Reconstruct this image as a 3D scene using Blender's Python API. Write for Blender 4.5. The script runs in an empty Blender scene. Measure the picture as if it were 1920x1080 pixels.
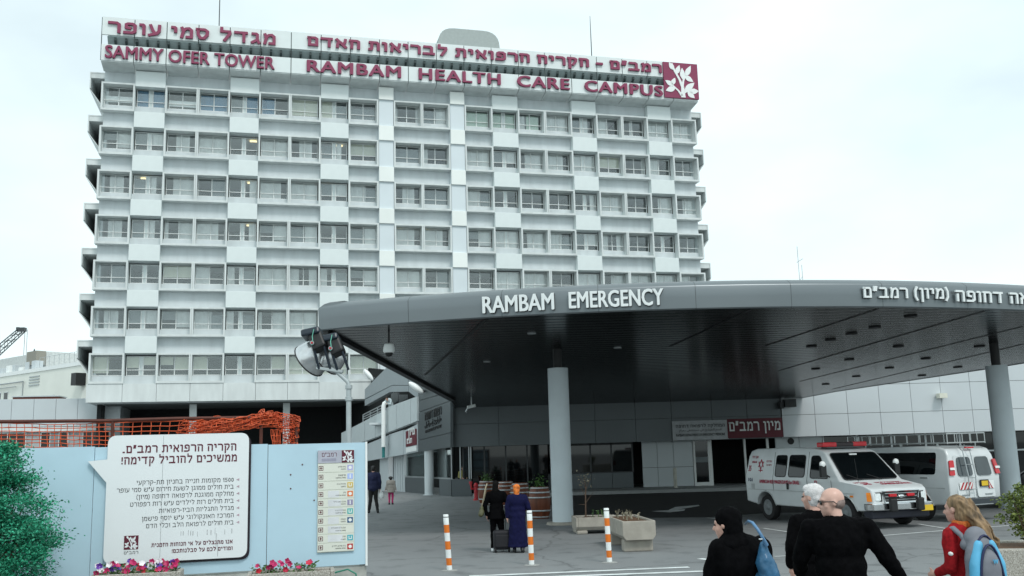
import bpy, bmesh, math, random
from mathutils import Vector, Matrix, noise
R_ = math.radians
S = bpy.context.scene
COL = S.collection
random.seed(7)
# ------------------------------------------------------------------ camera
CAM_H = 2.2; FPX = 1800.0; PITCH = R_(9.63); ROLL = R_(-1.60)
_r = Vector((1,0,0)); _f0 = Vector((0,1,0)); _up = Vector((0,0,1))
FW = _f0*math.cos(PITCH) + _up*math.sin(PITCH)
_u = -_f0*math.sin(PITCH) + _up*math.cos(PITCH)
CR = _r*math.cos(ROLL) + _u*math.sin(ROLL)
CU = -_r*math.sin(ROLL) + _u*math.cos(ROLL)
CP = Vector((0,0,CAM_H))
cd = bpy.data.cameras.new('camera'); cam = bpy.data.objects.new('camera', cd); COL.objects.link(cam)
cd.sensor_width = 36.0; cd.lens = FPX/1920*36.0; cd.clip_start = .1; cd.clip_end = 3000
cam.matrix_world = Matrix(((CR.x,CU.x,-FW.x,CP.x),(CR.y,CU.y,-FW.y,CP.y),(CR.z,CU.z,-FW.z,CP.z),(0,0,0,1)))
S.camera = cam
# ------------------------------------------------------------------ sky, sun, exposure
SUN_EL, SUN_AZ = 50, 28          # the sun stands behind the camera's right shoulder, veiled by cloud
w = bpy.data.worlds.new('World'); S.world = w; w.use_nodes = True
nt = w.node_tree; nt.nodes.clear()
out = nt.nodes.new('ShaderNodeOutputWorld'); bg = nt.nodes.new('ShaderNodeBackground')
sky = nt.nodes.new('ShaderNodeTexSky'); sky.sky_type = 'NISHITA'; sky.sun_disc = False
sky.sun_elevation = R_(SUN_EL); sky.sun_rotation = R_(180+SUN_AZ)
tc = nt.nodes.new('ShaderNodeTexCoord'); nz = nt.nodes.new('ShaderNodeTexNoise')
nz.inputs['Scale'].default_value = 2.2; nz.inputs['Detail'].default_value = 5
mp = nt.nodes.new('ShaderNodeMapping'); mp.inputs['Scale'].default_value = (1,1,2.2)
rp = nt.nodes.new('ShaderNodeValToRGB')
rp.color_ramp.elements[0].position = .34; rp.color_ramp.elements[0].color = (.70,.70,.70,1)
rp.color_ramp.elements[1].position = .62; rp.color_ramp.elements[1].color = (.98,.98,.98,1)
mx = nt.nodes.new('ShaderNodeMix'); mx.data_type = 'RGBA'
SKYK = 12.4
mx.inputs[7].default_value = (.84*SKYK, .985*SKYK, 1.0*SKYK, 1)
L = nt.links.new
L(tc.outputs['Generated'], mp.inputs['Vector']); L(mp.outputs['Vector'], nz.inputs['Vector'])
L(nz.outputs[0], rp.inputs[0]); L(rp.outputs['Color'], mx.inputs[0]); L(sky.outputs[0], mx.inputs[6])
L(mx.outputs[2], bg.inputs['Color']); bg.inputs['Strength'].default_value = .1
L(bg.outputs[0], out.inputs[0])
sd = bpy.data.lights.new('sun', 'SUN'); sun = bpy.data.objects.new('sun', sd); COL.objects.link(sun)
sd.energy = 1.5; sd.angle = R_(14); sd.color = (1,.96,.92)
el, az = R_(SUN_EL), R_(SUN_AZ)
sv = Vector((math.sin(az)*math.cos(el), -math.cos(az)*math.cos(el), math.sin(el)))
sun.rotation_euler = sv.to_track_quat('Z','Y').to_euler()
S.view_settings.view_transform = 'Standard'; S.view_settings.look = 'None'
S.view_settings.exposure = 0.0; S.view_settings.gamma = 1.0
S.cycles.max_bounces = 6; S.cycles.transparent_max_bounces = 8; S.cycles.diffuse_bounces = 3
# ------------------------------------------------------------------ where a photo pixel lies in the place
def ray(x, y): return FW*FPX + CR*(x-960) - CU*(y-540)
def G(x, y, z=0): d = ray(x, y); return CP + d*((z-CAM_H)/d.z)
def D(x, y, Y): d = ray(x, y); return CP + d*(Y/d.y)
def PL(x, y, p, n): d = ray(x, y); return CP + d*((p-CP).dot(n)/d.dot(n))
# ------------------------------------------------------------------ materials
MATS = {}
def mat(name, rgb, rough=.6, metal=0, var=.12, scale=4, bump=0, bscale=60, spec=.5, emit=0, streak=0):
    if name in MATS: return MATS[name]
    m = bpy.data.materials.new(name); m.use_nodes = True; n = m.node_tree; b = n.nodes['Principled BSDF']
    b.inputs['Base Color'].default_value = (*rgb,1); b.inputs['Roughness'].default_value = rough
    b.inputs['Metallic'].default_value = metal; b.inputs['Specular IOR Level'].default_value = spec
    t = n.nodes.new('ShaderNodeTexCoord')
    if var:
        q = n.nodes.new('ShaderNodeTexNoise'); q.inputs['Scale'].default_value = scale; q.inputs['Detail'].default_value = 6
        if streak:
            mm = n.nodes.new('ShaderNodeMapping'); mm.inputs['Scale'].default_value = (1,1,streak)
            n.links.new(t.outputs['Object'], mm.inputs[0]); n.links.new(mm.outputs[0], q.inputs['Vector'])
        else: n.links.new(t.outputs['Object'], q.inputs['Vector'])
        r = n.nodes.new('ShaderNodeValToRGB')
        r.color_ramp.elements[0].position = .3; r.color_ramp.elements[1].position = .7
        r.color_ramp.elements[0].color = (*[c*(1-var) for c in rgb],1)
        r.color_ramp.elements[1].color = (*[min(1,c*(1+var)) for c in rgb],1)
        n.links.new(q.outputs[0], r.inputs[0]); n.links.new(r.outputs[0], b.inputs['Base Color'])
    if bump:
        q2 = n.nodes.new('ShaderNodeTexNoise'); q2.inputs['Scale'].default_value = bscale; q2.inputs['Detail'].default_value = 3
        bp = n.nodes.new('ShaderNodeBump'); bp.inputs['Strength'].default_value = bump; bp.inputs['Distance'].default_value = .02
        n.links.new(t.outputs['Object'], q2.inputs['Vector']); n.links.new(q2.outputs[0], bp.inputs['Height'])
        n.links.new(bp.outputs[0], b.inputs['Normal'])
    if emit:
        b.inputs['Emission Color'].default_value = (*rgb,1); b.inputs['Emission Strength'].default_value = emit
    MATS[name] = m; return m
def speckle(name, c1, c2, scale, rough=.9, bump=.4):
    m = bpy.data.materials.new(name); m.use_nodes = True; n = m.node_tree; b = n.nodes['Principled BSDF']
    t = n.nodes.new('ShaderNodeTexCoord'); v = n.nodes.new('ShaderNodeTexVoronoi'); v.inputs['Scale'].default_value = scale
    r = n.nodes.new('ShaderNodeValToRGB'); r.color_ramp.elements[0].color = (*c1,1); r.color_ramp.elements[1].color = (*c2,1)
    n.links.new(t.outputs['Object'], v.inputs['Vector'])
    sx = n.nodes.new('ShaderNodeSeparateColor'); n.links.new(v.outputs['Color'], sx.inputs[0])
    n.links.new(sx.outputs[0], r.inputs[0]); n.links.new(r.outputs[0], b.inputs['Base Color'])
    bp = n.nodes.new('ShaderNodeBump'); bp.inputs['Strength'].default_value = bump; bp.inputs['Distance'].default_value = .01
    n.links.new(v.outputs['Distance'], bp.inputs['Height']); n.links.new(bp.outputs[0], b.inputs['Normal'])
    b.inputs['Roughness'].default_value = rough; MATS[name] = m; return m
def glassmat(name, tint, refl=.10, rough=.02):
    m = bpy.data.materials.new(name); m.use_nodes = True; n = m.node_tree; n.nodes.remove(n.nodes['Principled BSDF'])
    o = n.nodes['Material Output']; tr = n.nodes.new('ShaderNodeBsdfTransparent'); tr.inputs[0].default_value = (*tint,1)
    g = n.nodes.new('ShaderNodeBsdfGlossy'); g.inputs['Roughness'].default_value = rough; g.inputs[0].default_value = (.9,.95,.95,1)
    lw = n.nodes.new('ShaderNodeLayerWeight'); lw.inputs['Blend'].default_value = .25
    ad = n.nodes.new('ShaderNodeMath'); ad.operation = 'MULTIPLY_ADD'; ad.inputs[1].default_value = .6; ad.inputs[2].default_value = refl
    ms = n.nodes.new('ShaderNodeMixShader')
    n.links.new(lw.outputs['Fresnel'], ad.inputs[0]); n.links.new(ad.outputs[0], ms.inputs[0])
    n.links.new(tr.outputs[0], ms.inputs[1]); n.links.new(g.outputs[0], ms.inputs[2]); n.links.new(ms.outputs[0], o.inputs[0])
    MATS[name] = m; return m
def leafmat(name, c1, c2, rough=.5):
    m = bpy.data.materials.new(name); m.use_nodes = True; n = m.node_tree; b = n.nodes['Principled BSDF']
    gm = n.nodes.new('ShaderNodeNewGeometry'); r = n.nodes.new('ShaderNodeValToRGB')
    r.color_ramp.elements[0].color = (*c1,1); r.color_ramp.elements[1].color = (*c2,1)
    n.links.new(gm.outputs['Random Per Island'], r.inputs[0]); n.links.new(r.outputs[0], b.inputs['Base Color'])
    b.inputs['Roughness'].default_value = rough; MATS[name] = m; return m
concrete = mat('painted_concrete', (.66,.705,.70), .75, var=.09, scale=1.6, streak=.25)
panelm = mat('white_facade_panel', (.72,.785,.78), .5, var=.025, scale=1.3)
spandm = mat('grey_spandrel', (.58,.63,.645), .7, var=.08, scale=1.5, streak=.2)
pillarbox = mat('cream_panel', (.83,.87,.84), .5, var=.05, scale=.3)
pillarm = mat('pale_blue_panel', (.66,.73,.76), .5, var=.03, scale=.6)
whitem = mat('white_paint', (.82,.85,.84), .4, var=.03)
framem = mat('white_aluminium', (.72,.76,.75), .35, var=.03)
maroon = mat('maroon_paint', (.24,.028,.085), .45, var=.08)
dmaroon = mat('dark_maroon_print', (.10,.004,.02), .5, var=.05)
blackm = mat('black_paint', (.008,.009,.01), .5, var=.1)
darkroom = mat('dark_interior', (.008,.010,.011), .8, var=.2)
darkgrey = mat('dark_grey_metal', (.05,.056,.06), .45, var=.1)
curtm = mat('pale_curtain', (.84,.86,.85), .85, var=.08, scale=2)
greyblind = mat('grey_blind', (.20,.23,.24), .7, var=.06)
blueblind = mat('blue_blind', (.03,.17,.32), .6, var=.15)
beigeblind = mat('beige_blind', (.62,.63,.52), .7, var=.05)
greenblind = mat('green_blind', (.42,.55,.45), .7, var=.05)
glass = glassmat('window_glass', (.97,.98,.98), .085)
lampm = mat('lit_lamp', (1,.82,.42), .5, var=0, emit=1.6)
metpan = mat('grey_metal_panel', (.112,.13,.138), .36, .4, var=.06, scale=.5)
metpanl = mat('pale_metal_panel', (.55,.60,.62), .4, .1, var=.04, scale=.4)
steel = mat('grey_steel', (.42,.45,.46), .35, .6, var=.06)
galv = mat('galvanised_pole', (.42,.47,.48), .5, .2, var=.08)
rubber = mat('rubber', (.012,.012,.013), .8, var=.2)
chrome = mat('chrome', (.75,.77,.78), .15, 1, var=.02)
vanwhite = mat('white_car_paint', (.66,.70,.71), .2, var=.06, scale=2.2)
vanglass = mat('dark_car_glass', (.004,.006,.007), .03, var=.1, spec=.5)
redm = mat('red_paint', (.45,.02,.03), .4, var=.08)
redlens = mat('red_lens', (.55,.02,.03), .2, var=.1)
amber = mat('amber_lens', (.75,.22,.01), .2, var=.1)
yellowm = mat('yellow_plate', (.75,.50,.02), .4, var=.05)
orangem = mat('orange_band', (.72,.17,.01), .5, var=.1)
netm = mat('orange_net', (.62,.10,.03), .6, var=.15)
rustm = mat('brown_steel', (.09,.022,.012), .6, var=.2)
soilm = mat('soil', (.10,.055,.03), .95, var=.4, scale=30, bump=.6)
agg = speckle('exposed_aggregate', (.20,.18,.15), (.55,.53,.48), 130)
troughm = mat('cast_concrete', (.36,.335,.29), .85, var=.14, scale=5, bump=.25, bscale=80)
columnm = mat('grey_column', (.60,.67,.70), .6, var=.05, scale=1.5)
skin = mat('skin', (.58,.34,.27), .5, var=.08, scale=20)
blackcloth = mat('black_cloth', (.0032,.0032,.0038), .9, var=.3, scale=25, spec=.04)
# ------------------------------------------------------------------ mesh helpers
PM = {}
class MB:
    def __init__(s): s.v = []; s.f = []; s.m = []; s.cm = 0
    def add(s, vs, fs):
        b = len(s.v); s.v += [Vector(p) for p in vs]; s.f += [tuple(b+i for i in f) for f in fs]; s.m += [s.cm]*len(fs); return s
    def box(s, x0,x1,y0,y1,z0,z1):
        return s.add([(x0,y0,z0),(x1,y0,z0),(x1,y1,z0),(x0,y1,z0),(x0,y0,z1),(x1,y0,z1),(x1,y1,z1),(x0,y1,z1)],
                     [(0,3,2,1),(4,5,6,7),(0,1,5,4),(1,2,6,5),(2,3,7,6),(3,0,4,7)])
    def obox(s, c, hx, hy, hz, rot=None):
        b = len(s.v); s.box(-hx,hx,-hy,hy,-hz,hz); M = Matrix(rot) if rot else Matrix.Identity(3)
        for i in range(b, len(s.v)): s.v[i] = M @ s.v[i] + Vector(c)
        return s
    def prism(s, poly, vec):
        n = len(poly); vec = Vector(vec); a = [Vector(p) for p in poly]
        nn = Vector((0,0,0))
        for i in range(n): nn += a[i].cross(a[(i+1)%n])
        if nn.dot(vec) > 0: a.reverse()
        return s.add(a+[p+vec for p in a], [tuple(range(n)), tuple(range(2*n-1, n-1, -1))] + [(i, i+n, (i+1)%n+n, (i+1)%n) for i in range(n)])
    def tube(s, pts, r, n=8, closed=False):
        pts = [Vector(p) for p in pts]; k = len(pts); rs = r if isinstance(r,(list,tuple)) else [r]*k
        vs = []; up = None
        for i in range(k):
            d = (pts[(i+1)%k if closed else min(i+1,k-1)] - pts[(i-1)%k if closed else max(i-1,0)])
            d = d.normalized() if d.length > 1e-9 else Vector((0,0,1))
            if up is None: up = Vector((0,0,1)) if abs(d.z) < .9 else Vector((1,0,0))
            a = d.cross(up).normalized(); up = a.cross(d).normalized()
            for j in range(n):
                t = 2*math.pi*j/n; vs.append(pts[i] + (a*math.cos(t)+up*math.sin(t))*rs[i])
        fs = []
        for i in range(k if closed else k-1):
            for j in range(n):
                i2 = (i+1) % k
                fs.append((i*n+j, i*n+(j+1)%n, i2*n+(j+1)%n, i2*n+j))
        if not closed: fs += [tuple(range(n-1,-1,-1)), tuple((k-1)*n+j for j in range(n))]
        return s.add(vs, fs)
    def lathe(s, prof, n=20, M=None, cap=True):
        M = M or Matrix.Identity(4); vs = []; fs = []; k = len(prof)
        for r, z in prof:
            for j in range(n):
                t = 2*math.pi*j/n; vs.append(M @ Vector((r*math.cos(t), r*math.sin(t), z)))
        for i in range(k-1):
            for j in range(n): fs.append((i*n+j, i*n+(j+1)%n, (i+1)*n+(j+1)%n, (i+1)*n+j))
        if cap: fs += [tuple(range(n-1,-1,-1)), tuple((k-1)*n+j for j in range(n))]
        return s.add(vs, fs)
    def ell(s, c, rx, ry, rz, n=14, rot=None):
        c = Vector(c); M = rot or Matrix.Identity(3); vs = []; k = n//2+1; fs = []
        for i in range(k):
            a = math.pi*(i/(k-1)*.98+.01) ; 
            for j in range(n):
                t = 2*math.pi*j/n
                vs.append(c + M @ Vector((rx*math.sin(a)*math.cos(t), ry*math.sin(a)*math.sin(t), -rz*math.cos(a))))
        for i in range(k-1):
            for j in range(n): fs.append((i*n+j, i*n+(j+1)%n, (i+1)*n+(j+1)%n, (i+1)*n+j))
        fs += [tuple(range(n-1,-1,-1)), tuple((k-1)*n+j for j in range(n))]
        return s.add(vs, fs)
    def cap(s, a, ra, b, rb, n=12):
        a = Vector(a); b = Vector(b); d = b-a; l = max(d.length,1e-5); d = d/l
        pts = []; rs = []
        for t in (90,60,30,0): pts.append(a - d*ra*math.sin(R_(t))); rs.append(max(ra*math.cos(R_(t)), ra*.06))
        for t in (0,30,60,90): pts.append(b + d*rb*math.sin(R_(t))); rs.append(max(rb*math.cos(R_(t)), rb*.06))
        return s.tube(pts, rs, n)
    def build(s, name, m, parent=None, smooth=None, bevel=0, seg=2, world=False, mods=None):
        me = bpy.data.meshes.new(name); vs = s.v
        if parent is not None and world: I = PM[parent.name].inverted(); vs = [I @ v for v in vs]
        me.from_pydata([tuple(v) for v in vs], [], s.f)
        ms = m if isinstance(m,(list,tuple)) else [m]
        for q in ms: me.materials.append(q)
        if len(ms) > 1: me.polygons.foreach_set('material_index', s.m)
        if smooth is not None:
            me.polygons.foreach_set('use_smooth', [True]*len(me.polygons))
            if smooth < 180: me.set_sharp_from_angle(angle=R_(smooth))
        me.update()
        o = bpy.data.objects.new(name, me); COL.objects.link(o)
        if parent is not None: o.parent = parent; PM[o.name] = PM[parent.name]
        else: PM[o.name] = Matrix.Identity(4)
        if bevel:
            b = o.modifiers.new('bevel','BEVEL'); b.width = bevel; b.segments = seg; b.limit_method = 'ANGLE'; b.angle_limit = R_(40)
        return o
def tag(o, label, cat, group=None, kind=None):
    if label: o['label'] = label
    if cat: o['category'] = cat
    if group: o['group'] = group
    if kind: o['kind'] = kind
    return o
def thing(name, label, cat, loc=(0,0,0), rz=0, group=None):
    o = bpy.data.objects.new(name, None); COL.objects.link(o); o.empty_display_size = .2
    o.location = loc; o.rotation_euler = (0,0,rz)
    PM[o.name] = Matrix.Translation(Vector(loc)) @ Matrix.Rotation(rz,4,'Z')
    return tag(o, label, cat, group)
def copy_tree(o, parent=None):
    c = o.copy(); COL.objects.link(c)
    if parent is not None: c.parent = parent; PM[c.name] = PM[parent.name]
    for ch in list(o.children): copy_tree(ch, c)
    return c
def rpoly(pts, r, n=4):
    out = []; k = len(pts)
    for i in range(k):
        p = Vector(pts[i]); a = (Vector(pts[i-1])-p); b = (Vector(pts[(i+1)%k])-p)
        ra = min(r, a.length*.45, b.length*.45); a.normalize(); b.normalize()
        p0 = p+a*ra; p1 = p+b*ra
        for j in range(n+1):
            t = j/n; out.append(p0*(1-t)**2 + p*2*t*(1-t) + p1*t*t)
    return out
def heb(s):
    r = s[::-1]; o = ''; i = 0
    while i < len(r):
        if r[i].isdigit():
            j = i
            while j < len(r) and r[j].isdigit(): j += 1
            o += r[i:j][::-1]; i = j
        else: o += {'(':')',')':'('}.get(r[i], r[i]); i += 1
    return o
HG = {'א':[[(.05,1),(.7,0)],[(.7,1),(.66,.62),(.5,.42)],[(.25,.68),(.1,.45),(.08,0)]],'ב':[[(.05,1),(.5,1),(.6,.9),(.6,0)],[(0,0),(.75,0)]],
 'ג':[[(.08,1),(.3,1),(.38,.88),(.38,.3),(.48,0)],[(.38,.32),(.05,0)]],'ד':[[(0,1),(.72,1)],[(.56,1),(.56,0)]],'ה':[[(0,1),(.52,1),(.64,.88),(.64,0)],[(.1,.62),(.1,0)]],
 'ו':[[(0,1),(.14,1),(.2,.92),(.2,0)]],'ז':[[(0,1),(.4,1)],[(.24,1),(.2,0)]],'ח':[[(0,1),(.55,1),(.66,.88),(.66,0)],[(.1,1),(.1,0)]],
 'ט':[[(.05,1),(.05,.1),(.15,0),(.55,0),(.68,.12),(.68,.85),(.55,1),(.4,.95)]],'י':[[(0,1),(.14,1),(.2,.92),(.2,.55)]],'כ':[[(0,1),(.45,1),(.62,.85),(.62,.15),(.45,0),(0,0)]],
 'ל':[[(.08,1.35),(.08,1),(.62,1),(.64,.8),(.3,0)]],'מ':[[(.05,1),(.15,.72),(.03,0)],[(.13,.7),(.3,.95),(.5,1),(.66,.8),(.66,0),(.38,0)]],'נ':[[(.1,1),(.28,1),(.36,.9),(.36,0),(0,0)]],
 'ס':[[(0,1),(.5,1),(.68,.8),(.66,.4),(.45,0),(.22,0),(.06,.4),(.06,.98)]],'ע':[[(.06,1),(.2,.45),(.35,.12)],[(.62,1),(.6,.4),(.45,.12),(0,-.08)]],
 'פ':[[(.3,.5),(.1,.55),(.08,.9),(.2,1),(.48,1),(.64,.85),(.64,.15),(.48,0),(0,0)]],'צ':[[(.05,1),(.55,.25),(.62,0),(0,0)],[(.6,1),(.58,.7),(.38,.52)]],
 'ק':[[(0,1),(.5,1),(.64,.88),(.62,.55),(.4,.1)],[(.1,.65),(.1,-.4)]],'ר':[[(0,1),(.45,1),(.6,.85),(.6,0)]],'ש':[[(.04,1),(.1,.15),(.25,0),(.65,0),(.82,.2),(.86,1)],[(.45,1),(.42,.6),(.12,.35)]],
 'ת':[[(.04,1),(.55,1),(.68,.85),(.68,0)],[(.16,1),(.16,.12),(.1,0),(0,0)]],'ם':[[(.02,1),(.5,1),(.64,.86),(.64,0),(.08,0),(.08,.98)]],'ן':[[(0,1),(.14,1),(.2,.92),(.2,-.4)]],
 'ף':[[(.3,.5),(.1,.55),(.08,.9),(.2,1),(.48,1),(.62,.85),(.62,-.4)]],'ץ':[[(.04,1),(.2,.6),(.2,-.4)],[(.6,1),(.55,.72),(.22,.45)]],'ך':[[(0,1),(.45,1),(.6,.85),(.6,-.4)]],
 '״':[[(.07,1.12),(.02,.75)],[(.25,1.12),(.2,.75)]],'-':[[(0,.5),(.36,.5)]],'.':[[(0,.03),(.13,.03)]],'!':[[(.06,1),(.06,.5)],[(.06,.06),(.06,.04)]],
 '(':[[(.2,1.15),(.04,.75),(.04,.1),(.2,-.25)]],')':[[(0,1.15),(.16,.75),(.16,.1),(0,-.25)]],'1':[[(0,.8),(.2,1),(.2,0)]],
 '5':[[(.5,1),(.08,1),(.06,.55),(.35,.6),(.52,.4),(.45,.08),(.2,0),(0,.08)]],'0':[[(.27,1),(.06,.8),(.06,.2),(.27,0),(.48,.2),(.48,.8),(.27,1)]]}
def htext(vis, org, xd, ud, w, h, m, parent, ext, t, name, world, align, base=False):
    """block lettering drawn stroke by stroke (right-to-left words, already in visual order)"""
    S_ = []; x = 0
    for ch in vis:
        if ch not in HG: x += .48; continue
        for st in HG[ch]: S_.append([(x+t/2+px, t/2+py*(1-t)) for px, py in st])
        x += max(px for st in HG[ch] for px, _ in st)+t+.16
    x -= .16; lo = min(p[1] for s_ in S_ for p in s_)-t/2; hi = max(p[1] for s_ in S_ for p in s_)+t/2
    if base: lo, hi = 0, 1
    sx = w/x if w else h/(hi-lo)*.9; sy = h/(hi-lo)
    xd = Vector(xd).normalized(); ud = Vector(ud).normalized(); nd = xd.cross(ud); org = Vector(org)
    if align: org = org - xd*(x*sx)
    b = MB()
    for q, st in enumerate(S_):
        e = ext*(1+.03*(q%3)); n_ = len(st); pts = [Vector(p) for p in st]; closed = n_ > 3 and (pts[0]-pts[-1]).length < 1e-4
        lr = []
        for i in range(n_):
            d0 = (pts[i]-pts[i-1]).normalized() if i else None; d1 = (pts[i+1]-pts[i]).normalized() if i < n_-1 else None
            if closed and d0 is None: d0 = (pts[-1]-pts[-2]).normalized()
            if closed and d1 is None: d1 = (pts[1]-pts[0]).normalized()
            if d0 is None: d0 = d1
            if d1 is None: d1 = d0
            n0 = Vector((-d0.y,d0.x)); n1 = Vector((-d1.y,d1.x)); mm = (n0+n1); mm = mm/max(mm.length_squared,.5)*2 if mm.length > .1 else n0
            ee = Vector((0,0))
            if not closed and i == 0: ee = -d1*t/2
            if not closed and i == n_-1: ee = d0*t/2
            lr.append((pts[i]+mm*t/2+ee, pts[i]-mm*t/2+ee))
        W3 = lambda p, d: org + xd*(p.x*sx) + ud*((p.y-lo)*sy) + nd*d
        vs = []
        for l_, r_ in lr: vs += [W3(l_,e), W3(r_,e), W3(l_,0), W3(r_,0)]
        fs = []
        for i in range(n_-1):
            a_, c_ = 4*i, 4*i+4
            fs += [(a_,a_+1,c_+1,c_), (a_+2,a_,c_,c_+2), (a_+1,a_+3,c_+3,c_+1)]
        if not closed: fs += [(0,2,3,1), (4*n_-4,4*n_-3,4*n_-1,4*n_-2)]
        b.add(vs, fs)
    return b.build(name, m, parent, world=world)
def text(body, org, xd, ud, w, h, m, parent, ext=.01, bold=0, name='lettering', shear=0, world=False, res=3, space=1, align=0):
    """raised lettering fitted into w x h; org is its lower left corner (or its right corner when align=1)"""
    if any('\u0590' <= ch <= '\u05ff' for ch in body): return htext(body, org, xd, ud, w, h, m, parent, ext, .115+bold*3.2, name, world, align)
    c = bpy.data.curves.new('t','FONT'); c.body = body; c.extrude = 1; c.shear = shear; c.resolution_u = res
    c.space_character = space
    o = bpy.data.objects.new('t', c); me = bpy.data.meshes.new_from_object(o)
    bpy.data.objects.remove(o); bpy.data.curves.remove(c)
    xs = [v.co.x for v in me.vertices]; ys = [v.co.y for v in me.vertices]
    x0, x1, y0, y1 = min(xs)-bold, max(xs)+bold, min(ys), max(ys)
    sy = h/(y1-y0); sx = w/(x1-x0) if w else sy*.86
    xd = Vector(xd).normalized(); ud = Vector(ud).normalized(); nd = xd.cross(ud); org = Vector(org)
    if align: org = org - xd*((x1-x0)*sx)
    b = MB(); fs = [tuple(p.vertices) for p in me.polygons]
    offs = [(0,0)] if not bold else [(-bold,bold*.4),(-bold*.5,-bold*.4),(0,bold*.4),(bold*.5,-bold*.4),(bold,bold*.4)]
    for q, (ox, oy) in enumerate(offs):
        e = ext*(1+.02*q)
        b.add([org + xd*((v.co.x+ox-x0)*sx) + ud*((v.co.y+oy-y0)*sy) + nd*((v.co.z+1)*.5*e) for v in me.vertices], fs)
    bpy.data.meshes.remove(me)
    return b.build(name, m, parent, world=world)
def emblem(org, xd, ud, s, parent, ext, mb, mw, world=False):
    """square plaque with a white leafy sprig"""
    xd = Vector(xd).normalized(); ud = Vector(ud).normalized(); nd = xd.cross(ud); org = Vector(org)
    P = lambda x, y, d=0: org + xd*(x*s) + ud*(y*s) + nd*d
    plate = MB().prism([P(0,0),P(1,0),P(1,1),P(0,1)], nd*ext).build('emblem', mb, parent, world=world)
    w_ = MB(); e2 = ext*.35
    def leaf(bx,by,tx,ty,wd):
        a = Vector((bx,by)); t = Vector((tx,ty)); d = t-a; q = Vector((-d.y,d.x)).normalized(); pts = []
        prof = ((0,0),(.15,.28),(.35,.5),(.55,.5),(.78,.3),(1,0))
        for f,k in prof: pts.append(a+d*f+q*(wd*k))
        for f,k in reversed(prof[1:-1]): pts.append(a+d*f-q*(wd*k))
        w_.prism([P(min(max(p.x,.01),.99),min(max(p.y,.01),.99),ext) for p in pts], nd*e2)
    def stem(pts, wd):
        for i in range(len(pts)-1):
            a = Vector(pts[i]); b = Vector(pts[i+1]); q = Vector((-(b-a).y,(b-a).x)).normalized()
            w0, w1 = wd[i]/2, wd[i+1]/2
            w_.prism([P(*(a+q*w0),ext*1.002+i*1e-4*s),P(*(a-q*w0),ext*1.002+i*1e-4*s),P(*(b-q*w1),ext*1.002+i*1e-4*s),P(*(b+q*w1),ext*1.002+i*1e-4*s)], nd*e2)
    stem([(.53,.02),(.53,.30),(.45,.52),(.32,.76),(.24,.96)], [.13,.09,.06,.05,.06])
    stem([(.53,.34),(.56,.5),(.63,.64)], [.06,.05,.04]); stem([(.5,.06),(.4,.2),(.25,.33)], [.07,.045,.035])
    stem([(.56,.15),(.68,.22),(.76,.22)], [.05,.04,.03])
    for l in ((.30,.78,.17,.99,.13),(.36,.66,.47,.93,.13),(.55,.52,.54,.86,.14),(.63,.62,.80,.94,.14),(.60,.64,.85,.48,.14),(.58,.2,.88,.46,.16),
              (.72,.2,.99,.23,.15),(.66,.2,.86,.02,.15),(.27,.33,.03,.47,.13),(.22,.35,.32,.56,.12),(.32,.28,.03,.18,.15)): leaf(*l)
    w_.build('sprig', mw, plate, world=world)
    return plate
# ================================================================== ground
def structure(o): o['kind'] = 'structure'; return o
am = bpy.data.materials.new('worn_asphalt'); am.use_nodes = True
n = am.node_tree; b = n.nodes['Principled BSDF']; t = n.nodes.new('ShaderNodeTexCoord')
n1 = n.nodes.new('ShaderNodeTexNoise'); n1.inputs['Scale'].default_value = .25; n1.inputs['Detail'].default_value = 6
n2 = n.nodes.new('ShaderNodeTexNoise'); n2.inputs['Scale'].default_value = 60; n2.inputs['Detail'].default_value = 3
mxx = n.nodes.new('ShaderNodeMix'); mxx.data_type = 'RGBA'; mxx.inputs[0].default_value = .35
r1 = n.nodes.new('ShaderNodeValToRGB'); r1.color_ramp.elements[0].position = .3; r1.color_ramp.elements[1].position = .72
r1.color_ramp.elements[0].color = (.165,.178,.184,1); r1.color_ramp.elements[1].color = (.235,.248,.252,1)
r2 = n.nodes.new('ShaderNodeValToRGB'); r2.color_ramp.elements[0].position = .35; r2.color_ramp.elements[1].position = .65
r2.color_ramp.elements[0].color = (.11,.118,.122,1); r2.color_ramp.elements[1].color = (.31,.32,.325,1)
n.links.new(t.outputs['Object'], n1.inputs[0]); n.links.new(t.outputs['Object'], n2.inputs[0])
n.links.new(n1.outputs[0], r1.inputs[0]); n.links.new(n2.outputs[0], r2.inputs[0])
n.links.new(r1.outputs[0], mxx.inputs[6]); n.links.new(r2.outputs[0], mxx.inputs[7]); n.links.new(mxx.outputs[2], b.inputs['Base Color'])
vo = n.nodes.new('ShaderNodeTexVoronoi'); vo.feature = 'DISTANCE_TO_EDGE'; vo.inputs['Scale'].default_value = .42
n3 = n.nodes.new('ShaderNodeTexNoise'); n3.inputs['Scale'].default_value = 1.6; n3.inputs['Detail'].default_value = 8
vm = n.nodes.new('ShaderNodeMix'); vm.data_type = 'VECTOR'; vm.inputs[0].default_value = .35
n.links.new(t.outputs['Object'], n3.inputs[0]); n.links.new(t.outputs['Object'], vm.inputs[4]); n.links.new(n3.outputs['Color'], vm.inputs[5]); n.links.new(vm.outputs[1], vo.inputs['Vector'])
cr0 = n.nodes.new('ShaderNodeValToRGB'); cr0.color_ramp.elements[0].position = .0; cr0.color_ramp.elements[0].color = (.45,.45,.45,1); cr0.color_ramp.elements[1].position = .012
st0 = n.nodes.new('ShaderNodeValToRGB'); st0.color_ramp.elements[0].position = .28; st0.color_ramp.elements[0].color = (.55,.56,.57,1); st0.color_ramp.elements[1].position = .46
n.links.new(vo.outputs['Distance'], cr0.inputs[0]); n.links.new(n3.outputs[0], st0.inputs[0])
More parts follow.
